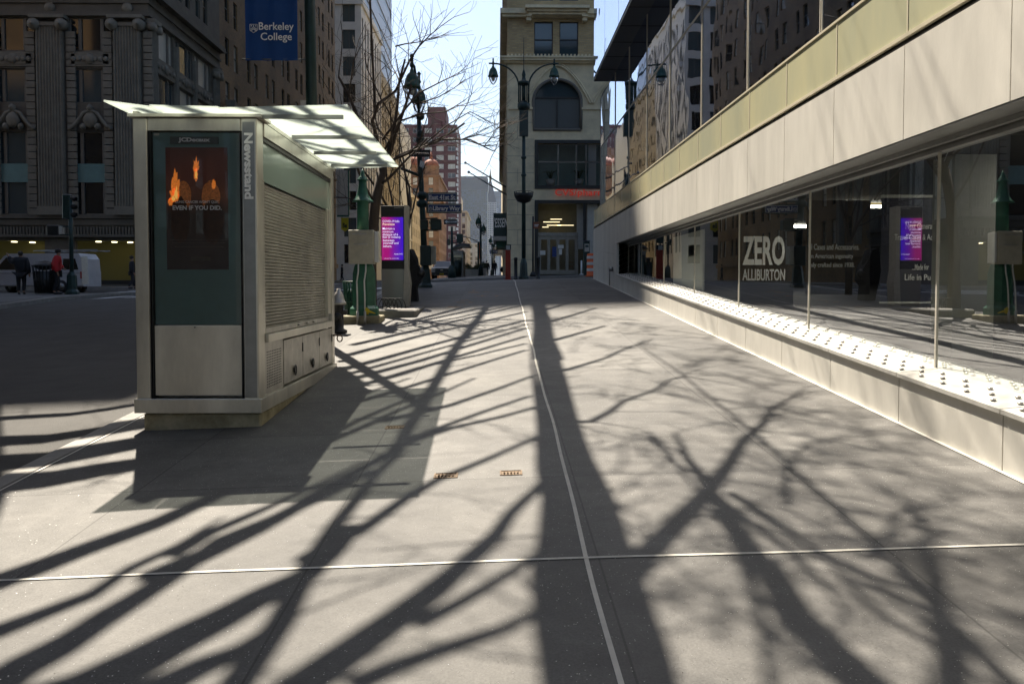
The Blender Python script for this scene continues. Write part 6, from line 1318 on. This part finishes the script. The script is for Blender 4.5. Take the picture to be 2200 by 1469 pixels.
# ================================================================ people
def skin_mesh(J, Ed, root_i=0, sub=2):
    me = bpy.data.meshes.new('b'); me.from_pydata([j[0] for j in J], Ed, []); ob = bpy.data.objects.new('b', me); C.objects.link(ob)
    sk_ = ob.modifiers.new('s', 'SKIN'); sk_.use_smooth_shade = True; ob.modifiers.new('u', 'SUBSURF').levels = sub
    for i, j in enumerate(J):
        r = j[1]; me.skin_vertices[0].data[i].radius = (r, r) if not isinstance(r, tuple) else r; me.skin_vertices[0].data[i].use_root = (i == root_i)
    dg = bpy.context.evaluated_depsgraph_get(); dg.update(); out = bpy.data.meshes.new_from_object(ob.evaluated_get(dg)); C.objects.unlink(ob); bpy.data.objects.remove(ob)
    return out
def person(label, x, Y, rz, h, top, bottom, hair='hair', armL=None, armR=None, stride=.12, lean=0., bulk=1., group=None, sleeve=None, dz=0.):
    """faces +Y locally; arms given as (elbow, wrist) local points"""
    g = G(x, Y)+dz; root = thing('person', label, 'person', (x, Y, g), rz, group); k = h/1.75
    V = lambda a, b, c: (a*k, (b+lean*max(0, c-.95))*k, c*k)
    aL = armL or (V(-.27, -.03, 1.12), V(-.29, .06, .87)); aR = armR or (V(.27, -.03, 1.12), V(.29, .06, .87))
    shL, shR = V(-.19, 0, 1.42), V(.19, 0, 1.42); s = stride
    def put(nm, J, Ed, m, sub=2):
        me = skin_mesh(J, Ed, 0, sub); me.materials.clear(); me.materials.append(M[m]); me.name = nm
        for pl in me.polygons: pl.material_index = 0; pl.use_smooth = True
        o = bpy.data.objects.new(nm, me); C.objects.link(o); o.parent = root; return o
    hd = lambda w_, t: Vector(w_[1]).lerp(Vector(w_[1])+(Vector(w_[1])-Vector(w_[0])).normalized()*.17*k, t)
    J = [(V(0, 0, .95), .11*k), (V(0, 0, 1.18), .10*k), (V(0, 0, 1.38), .11*k), (V(0, 0, 1.5), .055*k), (V(0, .02, 1.58), .075*k), (V(0, .01, 1.68), .088*k), (V(0, .0, 1.74), .05*k),
         (shL, .06*k), (aL[0], .045*k), (aL[1], .032*k), (hd(aL, .5), .036*k), (hd(aL, 1), .02*k), (shR, .06*k), (aR[0], .045*k), (aR[1], .032*k), (hd(aR, .5), .036*k), (hd(aR, 1), .02*k),
         (V(-.1, 0, .88), .09*k), (V(-.11, .04+s*.3, .5), .06*k), (V(-.11, -.02+s, .1), .042*k), (V(-.11, .14+s, .04), .035*k), (V(.1, 0, .88), .09*k), (V(.11, .04-s*.2, .5), .06*k), (V(.11, -.04-s, .1), .042*k), (V(.11, .1-s, .04), .035*k)]
    E_ = [(0, 1), (1, 2), (2, 3), (3, 4), (4, 5), (5, 6), (2, 7), (7, 8), (8, 9), (9, 10), (10, 11), (2, 12), (12, 13), (13, 14), (14, 15), (15, 16), (0, 17), (17, 18), (18, 19), (19, 20), (0, 21), (21, 22), (22, 23), (23, 24)]
    put('body', J, E_, 'skin')
    B = bulk
    J2 = [(V(0, 0, .80), (.15*k*B, .13*k*B)), (V(0, 0, 1.15), (.16*k*B, .14*k*B)), (V(0, 0, 1.36), (.17*k*B, .13*k*B)), (V(0, 0, 1.47), .085*k), (shL, .095*k*B), (aL[0], .075*k*B), (aL[1], .055*k*B), (shR, .095*k*B), (aR[0], .075*k*B), (aR[1], .055*k*B)]
    put('jacket', J2, [(0, 1), (1, 2), (2, 3), (2, 4), (4, 5), (5, 6), (2, 7), (7, 8), (8, 9)], top)
    J3 = [(V(0, 0, .95), (.15*k*B, .13*k*B)), (V(-.1, 0, .85), .115*k), (V(-.11, .04+s*.3, .5), .085*k), (V(-.11, -.02+s, .12), .07*k), (V(.1, 0, .85), .115*k), (V(.11, .04-s*.2, .5), .085*k), (V(.11, -.04-s, .12), .07*k)]
    put('trousers', J3, [(0, 1), (1, 2), (2, 3), (0, 4), (4, 5), (5, 6)], bottom)
    for sx, yy in ((-1, s), (1, -s)):
        q = MB(); q.sphere((0, 0, 0), .06, 10, 6, sq=(.9, 2.2, .9)); q.v = [(a+sx*.11*k, b_+.05+yy*k, c+.05) for a, b_, c in q.v]; me = bpy.data.meshes.new('shoe'); me.from_pydata(q.v, [], q.f); me.materials.append(M['black']); o = bpy.data.objects.new('shoe', me); C.objects.link(o); o.parent = root
    q = MB(); c = V(0, -.015, 1.70); q.sphere(c, .105*k, 12, 8, sq=(.95, 1.05, 1.05)); me = bpy.data.meshes.new('hair'); me.from_pydata([v for v in q.v], [], q.f); me.materials.append(M[hair]); me.polygons.foreach_set('use_smooth', [True]*len(me.polygons)); o = bpy.data.objects.new('hair', me); C.objects.link(o); o.parent = root
    q = MB(); q.sphere(V(0, .085, 1.66), .012*k*1.6, 6, 5, sq=(.8, 1, 1.5)); me = bpy.data.meshes.new('nose'); me.from_pydata(q.v, [], q.f); me.materials.append(M['skin']); o = bpy.data.objects.new('nose', me); C.objects.link(o); o.parent = root
    return root
person('person in a dark coat raising one arm beside the far left bin', -19.15, 34.0, R(15), 1.68, 'navy', 'navy', armL=((-.33, .05, 1.28), (-.46, .1, 1.52)), stride=.05, bulk=1.6)
person('person in a bright red jacket standing by the signal post', -17.75, 34.0, R(-65), 1.78, 'redc', 'navy', armL=((-.24, .12, 1.15), (-.1, .25, 1.05)), stride=.06, lean=.12, bulk=1.45)
person('person in black walking half hidden behind the newsstand edge', P(284, 600, 46).x, 46, R(-60), 1.75, 'navy', 'navy', stride=.15, bulk=1.2)
person('person in a grey brown coat walking away down the right sidewalk', P(1046, 590, 98).x, 98, R(0), 1.75, 'brownc' if 'brownc' in M else 'navy', 'navy', stride=.18, bulk=1.2)
person('person in a dark top and blue jeans walking away down the right sidewalk', P(1062.5, 590, 98).x, 98.5, R(0), 1.72, 'navy', 'jean', stride=.15, bulk=1.15)
person('person seen far off beyond the newsstand by the left shop fronts', P(735, 600, 92).x, 92, R(90), 1.75, 'navy', 'navy', stride=.1)
# stroller
Y = 97; x = P(1079, 590, Y).x; g = G(x, Y); root = thing('stroller', 'dark pushchair standing on the far right sidewalk', 'pushchair', (x, Y, g)); q = MB()
for sx in (-.25, .25):
    for sy in (-.3, .3): q.tube([(x+sx-.02, Y+sy, g+.14), (x+sx+.02, Y+sy, g+.14)], .14, 12)
q.build('wheel', M['rubber'], root); q = MB()
for sx in (-.25, .25): q.tube([(x+sx, Y+.3, g+.14), (x+sx, Y-.1, g+.6), (x+sx, Y-.5, g+1.05)], .02, 6); q.tube([(x+sx, Y-.3, g+.14), (x+sx, Y, g+.6)], .02, 6)
q.tube([(x-.25, Y-.5, g+1.05), (x+.25, Y-.5, g+1.05)], .02, 6); q.build('frame', M['steel_d'], root)
q = MB(); q.sphere((x, Y+.1, g+.68), .36, 12, 8, sq=(.8, 1.1, .9)); q.build('hood', M['navy'], root)

# ================================================================ left corner: van, bin, signal
bin_green(P(97, 630, 34).x, 34., 'dark wire litter bin with a black bag between the two people', h=1.15, r=.42, m='black', bag=True)
def signal(label, px, py, Y):
    b = P(px, py, Y); x = b.x; g = G(x, Y); root = thing('traffic_signal', label, 'traffic signal', (x, Y, g)); q = MB(); q.lathe((x, Y, g), [(.27, 0), (.27, .1), (.2, .2), (.18, .75), (.1, .9)], 8, smooth=False, ph=R(22.5)); q.build('pole_base', M['dgreen'], root)
    q = MB(); top = P(px-1, 425, Y).z; q.tube([(x, Y, g+.8), (x, Y, top)], .08, 10); q.build('pole', M['dgreen'], root)
    z1 = P(px, 418, Y).z; z0 = P(px, 470, Y).z; q = MB(); q.bbox(x-.28, x+.02, Y-.12, Y+.16, z0, z1, .03); hd = q.build('signal_head', M['dgreen'], root)
    for k in range(3):
        zc = lerp(z0, z1, (k+.5)/3); q = MB(); q.tube([(x+.0, Y+.02, zc), (x+.22, Y+.02, zc-.02)], .1, 10, cap=False); q.build('visor', M['black'], hd)
    A = P(104, 506, Y); B = P(129, 484, Y); q = MB(); q.bbox(A.x, B.x, Y-.15, Y+.15, A.z, B.z, .03); pd = q.build('pedestrian_signal', M['black'], root)
    q = MB(); q.box(B.x+.003, B.x+.12, Y-.12, Y+.1, A.z+.05, B.z-.05); q.build('signal_face', M['cream_w'], pd)
    q = MB(); q.tube([(A.x+.4, Y, B.z-.05), (x, Y, B.z-.05)], .03, 6); q.tube([(A.x+.4, Y, A.z+.03), (x, Y, A.z+.03)], .03, 6); q.build('bracket', M['dgreen'], root)
signal('dark traffic signal on the far left corner beside the red jacket', 155, 630, 33.8)
def van():
    Y0, Y1 = 42.6, 44.6; xr = P(178, 600, Y0).x; xf = xr-5.6; gx = (xr+xf)/2; g = G(-18, 43)-.15; root = thing('parked_van', 'white panel van with its rear door open at the left corner', 'van', (gx, 43.6, g))
    top = g+2.0; prof = [(xf, g+.35), (xf+.02, g+.85), (xf+.25, g+1.02), (xf+1.0, g+1.18), (xf+1.65, top-.12), (xf+1.9, top), (xr-.25, top+.03), (xr-.05, top-.25), (xr, g+1.0), (xr, g+.35)]
    q = MB(); cx = lambda p: p; q.prism(prof, 'y', Y0+.08, Y1-.08); q.prism([(a, z) for a, z in [(xf+.05, g+.4), (xf+.08, g+.95), (xr-.03, g+1.15), (xr-.02, g+.4)]], 'y', Y0, Y1); bd = q.build('body', M['vanpaint'], root)
    q = MB(); q.prism([(xf+1.2, g+1.2), (xf+1.75, top-.2), (xf+2.5, top-.2), (xf+2.5, g+1.2)], 'y', Y0+.07, Y0+.078); q.build('side_window', M['pglass'], root); q = MB(); q.prism([(xr-1.05, g+1.2), (xr-1.0, top-.25), (xr-.4, top-.25), (xr-.25, g+1.2)], 'y', Y0+.07, Y0+.078); q.build('side_window', M['pglass'], root)
    q = MB(); q.box(xf+.1, xr-.1, Y0-.01, Y0-.002, g+1.0, g+1.03); q.box(xf+2.6, xf+2.62, Y0+.072, Y0+.079, g+.5, top-.1); q.build('trim', M['steel_d'], root)
    for xx in (xf+1.0, xr-1.1):
        for yy in (Y0-.01, Y1-.2): q = MB(); q.tube([(xx, yy, g+.34), (xx, yy+.21, g+.34)], .34, 18); w_ = q.build('wheel', M['rubber'], root); q = MB(); q.tube([(xx, yy-.01, g+.34), (xx, yy-.002, g+.34)], .19, 14); q.build('rim', M['steel_d'], w_)
    q = MB(); q.box(xr-.12, xr+.01, Y0-.02, Y0-.003, g+.75, g+1.1); q.build('tail_light', M['red'], root)
    q = MB(); q.slab((xr+.02, Y0-.02, g+.45), (xr+.55, Y0-.5, g+.45), (xr+.5, Y0-.5, top-.15), (xr, Y0-.02, top-.15), .05); dr = q.build('rear_door', M['cream_w'], root)
    q = MB(); q.slab((xr+.1, Y0-.13, g+1.15), (xr+.47, Y0-.46, g+1.15), (xr+.43, Y0-.46, top-.3), (xr+.08, Y0-.13, top-.3), .003); q.build('pane', M['pglass'], dr)
    q = MB(); q.tube([(xr-2.6, Y0+.3, top+.15), (xr+.6, Y0+.3, top+.2)], .03, 6); q.tube([(xr-2.6, Y1-.3, top+.15), (xr+.6, Y1-.3, top+.2)], .03, 6)
    for k in range(6): q.tube([(xr-2.5+k*.6, Y0+.3, top+.16), (xr-2.5+k*.6, Y1-.3, top+.16)], .02, 6)
    q.build('roof_rack', M['steel_d'], root)
    text('((o))', (xr-1.95, Y0+.075, g+1.35), (1, 0, 0), (0, 0, 1), width=.42, height=.22, m='navy', parent=root, th=.003) if False else None
van()
def pickup():
    Y = 79.; x = P(949, 598, Y).x; g = G(x, Y)-.15; root = thing('oncoming_truck', 'white pickup truck with a black grille facing the camera', 'truck', (x, Y, g)); w_ = .97
    q = MB(); q.prism([(Y+5.2, g+.45), (Y+5.2, g+1.05), (Y+3.3, g+1.08), (Y+1.4, g+1.12), (Y+.1, g+1.02), (Y, g+.8), (Y, g+.45)], 'x', x-w_, x+w_); q.build('body', M['white'], root)
    q = MB(); q.add([(x-.85, Y+1.3, g+1.12), (x+.85, Y+1.3, g+1.12), (x+.85, Y+3.3, g+1.1), (x-.85, Y+3.3, g+1.1), (x-.7, Y+2., g+1.72), (x+.7, Y+2., g+1.72), (x+.7, Y+3.1, g+1.72), (x-.7, Y+3.1, g+1.72)], [(0, 1, 5, 4), (1, 2, 6, 5), (2, 3, 7, 6), (3, 0, 4, 7), (4, 5, 6, 7)]); cab = q.build('cab', M['white'], root)
    q = MB(); q.quad((x-.75, Y+1.36, g+1.18), (x+.75, Y+1.36, g+1.18), (x+.63, Y+1.9, g+1.66), (x-.63, Y+1.9, g+1.66)); q.build('windscreen', M['pglass3'], cab)
    q = MB(); q.box(x-.62, x+.62, Y-.04, Y-.003, g+.62, g+.98); q.box(x-.95, x+.95, Y-.12, Y-.042, g+.3, g+.6); q.build('grille', M['black'], root)
    q = MB(); q.box(x-.12, x+.12, Y-.06, Y-.041, g+.78, g+.86); q.build('badge', M['steel'], root)
    for s in (-1, 1): q = MB(); q.box(x+s*.64, x+s*.93, Y-.035, Y-.003, g+.66, g+.96); q.build('headlight', M['cream_w'], root)
    q = MB(); q.box(x-.2, x+.2, Y-.14, Y-.121, g+.38, g+.52); q.build('number_plate', M['yellow'], root)
    for s in (-1, 1):
        for yy in (Y+.8, Y+4.2): q = MB(); q.tube([(x+s*.75, yy, g+.38), (x+s*.98, yy, g+.38)], .38, 16); q.build('wheel', M['rubber'], root)
pickup()
# newsstand across the side street, with bin, planters, signal post
def far_booth():
    Y = 62; a = P(973, 600, Y).x; b = P(996, 600, Y).x; g = G(a, Y); root = thing('far_newsstand', 'small newsstand with a curved grey roof across the side street', 'newsstand', ((a+b)/2, Y, g)); zt = P(980, 538, Y).z
    q = MB(); q.bbox(a, b, Y, Y+3.4, g, zt, .03); q.build('body', M['steel_d'], root)
    q = MB(); q.box(a+.1, b-.12, Y-.02, Y-.003, g+.9, zt-.35); q.build('poster_case', M['pglass3'], root); q = MB(); q.box(a+.1, b-.12, Y-.03, Y-.003, zt-.3, zt-.12); q.build('header', M['cream_w'], root)
    q = MB(); zt2 = zt+.1; prof = [(a-.15, zt2), (a+.2, zt2+.25), (b-.3, zt2+.4), (b+.45, zt2+.38), (b+.5, zt2+.2), (b-.2, zt2+.22), (a+.2, zt2+.08)]; q.prism(prof, 'y', Y-.4, Y+3.6); q.build('roof', M['slate'], root)
far_booth()
r_ = bin_green(P(981, 600, 59).x, 59.2, 'tall dark ribbed bin in front of the far newsstand', h=1.35, r=.36, m='dgreen')
pls = [(1009, 84, 'first pale planter box with a dark shrub past the far newsstand'), (1021, 88, 'second pale planter box of the row past the far newsstand'), (1031, 92, 'third pale planter box of the row past the far newsstand'), (1042, 80, 'pale planter box with a round green shrub nearest the walkers')]
for i, (px, Y, lb) in enumerate(pls):
    x = P(px-5, 600, Y).x; g = G(x, Y); root = thing('planter', lb, 'planter', (x, Y, g), 0, 'planters on the far sidewalk'); q = MB(); q.add([(x+sx*k, Y+sy*k, g+z) for k, z in ((.36, 0), (.42, .72), (.38, .72), (.36, .6)) for sx, sy in ((-1, -1), (1, -1), (1, 1), (-1, 1))], [(j*4+k, j*4+(k+1) % 4, (j+1)*4+(k+1) % 4, (j+1)*4+k) for j in range(3) for k in range(4)]+[(12, 13, 14, 15)]); q.build('box', M['cream_w'], root)
    q = MB(); rg = random.Random(i)
    for k in range(420):
        t = rg.uniform(0, 6.28); r = rg.random()**.5*.42; z = g+.65+rg.random()*(.75 if i != 1 else .35)*(1-r*.9); c = Vector((x+r*math.cos(t), Y+r*math.sin(t), z)); d = Vector((rg.gauss(0, 1), rg.gauss(0, 1), rg.gauss(0, 1))).normalized()*.06; e = d.orthogonal().normalized()*.04; q.quad(c-d, c-e, c+d, c+e)
    q.build('shrub', M['leaf'], root)
def far_signal():
    Y = 51.6; x = P(971, 598, Y).x; g = G(x, Y); root = thing('signal_post', 'slim dark signal post on the far corner left of the far newsstand', 'signal post', (x, Y, g)); q = MB(); q.lathe((x, Y, g), [(.26, 0), (.22, .6), (.1, .8)], 8); q.tube([(x, Y, g+.7), (x, Y, P(971, 487, Y).z)], .07, 8); q.build('pole', M['dgreen'], root)
    A = P(981, 521, Y); B = P(995, 503, Y); q = MB(); q.bbox(A.x, B.x, Y-.15, Y+.15, A.z, B.z, .03); q.build('pedestrian_signal', M['dgreen'], root); A = P(961, 527, Y); B = P(967, 514, Y); q = MB(); q.bbox(A.x, B.x, Y-.15, Y+.15, A.z, B.z, .02); q.build('pedestrian_signal', M['dgreen'], root)
    q = MB(); q.tube([(x, Y, P(0, 502, Y).z), (P(992, 502, Y).x, Y, P(0, 502, Y).z)], .03, 6); q.tube([(x, Y, P(0, 521, Y).z), (P(992, 502, Y).x, Y, P(0, 521, Y).z)], .03, 6); q.build('bracket', M['dgreen'], root)
far_signal()
def mast():
    Y = 100; x = P(1028, 596, Y).x; g = G(x, Y); root = thing('mast_arm_post', 'dark post with a curved pale mast arm and orange banner far down the sidewalk', 'signal post', (x, Y, g)); q = MB(); q.tube([(x, Y, g), (x, Y, P(1028, 520, Y).z)], .12, 8); q.build('pole', M['dgreen'], root)
    q = MB(); q.tube([P(1028, 521, Y), P(1020, 516, Y), P(1008, 511, Y), P(995, 508, Y)], .07, 6); q.build('mast_arm', M['cream_w'], root); q = MB(); A = P(1029, 556, Y); B = P(1033, 521, Y); q.box(A.x, B.x, Y-.03, Y, A.z, B.z); q.build('banner', M['orange'], root)
mast()
for (px, Y, top, lb) in ((1033, 74, 468, 'single far street lamp left of the green awning'), (1057, 110, 512, 'smaller street lamp farther down the right sidewalk')):
    x = P(px, 595, Y).x; g = G(x, Y); zt = P(px, top, Y).z; root = thing('street_lamp', lb, 'street lamp', (x, Y, g)); q = MB(); q.lathe((x, Y, g), [(.24, 0), (.18, .7), (.09, .9)], 8); q.tube([(x, Y, g+.8), (x, Y, zt-.6)], .09, 8); q.build('pole', M['dgreen'], root)
    q = MB(); q.tube([(x, Y, zt-.7), (x-.05, Y, zt+.2), (x-.25, Y, zt+.35)], .05, 6); q.build('lamp_arm', M['dgreen'], root); luminaire((x-.2, Y, zt+.2), 1.2, root); luminaire((x+.25, Y, zt-.5), 1.1, root)
A = P(1052, 545, 112); B = P(1069, 537, 112); root = thing('street_name_sign', 'small dark street name plate far down the right sidewalk', 'street sign', ((A.x+B.x)/2, 112, A.z)); q = MB(); q.box(A.x, B.x, 112, 112.05, A.z, B.z); q.build('sign_plate', M['signblue'], root)
text('East 40th St', (A.x+.12, 111.99, A.z+.13), (1, 0, 0), (0, 0, 1), width=(B.x-A.x)*.8, height=.26, parent=root)
# scaffolding bridge over the far sidewalk
root = thing('sidewalk_shed', 'grey arched sidewalk shed spanning the far right pavement', 'sidewalk shed', (-1, 135, G(-1, 135))); q = MB(); Y = 135; A = P(1058, 552, Y); B = P(1083, 538, Y)
q.box(A.x, 1.1, Y, Y+12, A.z+.6, B.z+.7); q.build('deck', mat('shed_panel', (.3, .3, .31), .8), root); q = MB()
xa, xb = A.x+.1, 1.0; g = G(0, Y)
for yy in (Y+.1, Y+6, Y+11.8):
    pts = [(lerp(xa, xb, .5)+(xb-xa)/2*math.cos(t), yy, g+2.2+2.2*math.sin(t)) for t in [math.pi*i/12 for i in range(13)]]; q.tube([(xb, yy, g)]+pts+[(xa, yy, g)], .12, 6)
q.build('arch', M['steel_d'], root)
# signs on the blocks across the avenue seen past the newsstand
root = thing('shop_sign', 'white projecting shop sign with a green edge past the newsstand roof', 'shop sign', P(735, 460, 112)); Y = 112; A = P(724, 462, Y); B = P(747, 366, Y); q = MB(); q.box(A.x, B.x, Y, Y+.2, A.z, B.z); q.build('panel', M['cream_w'], root); q = MB(); q.box(A.x, B.x+.15, Y+.01, Y+.19, A.z-.25, A.z-.003); q.box(B.x+.003, B.x+.2, Y+.01, Y+.19, A.z, B.z); q.build('edge', M['green2'], root)
root = thing('pennant', 'yellow and black shield pennant hanging over the far left pavement', 'pennant', P(741, 480, 100)); Y = 100; A = P(733, 498, Y); B = P(748.5, 468, Y); c = (A.x+B.x)/2; q = MB(); q.prism([(A.x, B.z), (A.x, A.z+.3), (c, A.z), (B.x, A.z+.3), (B.x, B.z)], 'y', Y, Y+.04); q.build('cloth', M['yellow'], root)
text('Be', (c, Y-.01, A.z+.45), (1, 0, 0), (0, 0, 1), width=.5, height=.6, m='navy', parent=root, align='C', bold=.03)
# ---------------------------------------------------------------- air
def haze():
    m = bpy.data.materials.new('haze'); m.use_nodes = True; t = m.node_tree; t.nodes.remove(t.nodes['Principled BSDF']); v = t.nodes.new('ShaderNodeVolumePrincipled')
    v.inputs['Color'].default_value = (.82, .9, 1, 1); v.inputs['Density'].default_value = .00005; v.inputs['Anisotropy'].default_value = .3
    t.links.new(v.outputs[0], t.nodes['Material Output'].inputs['Volume'])
    q = MB(); q.box(-420, 420, -80, 3010, -30, 300); tag(q.build('haze', m), kind='stuff')
haze()
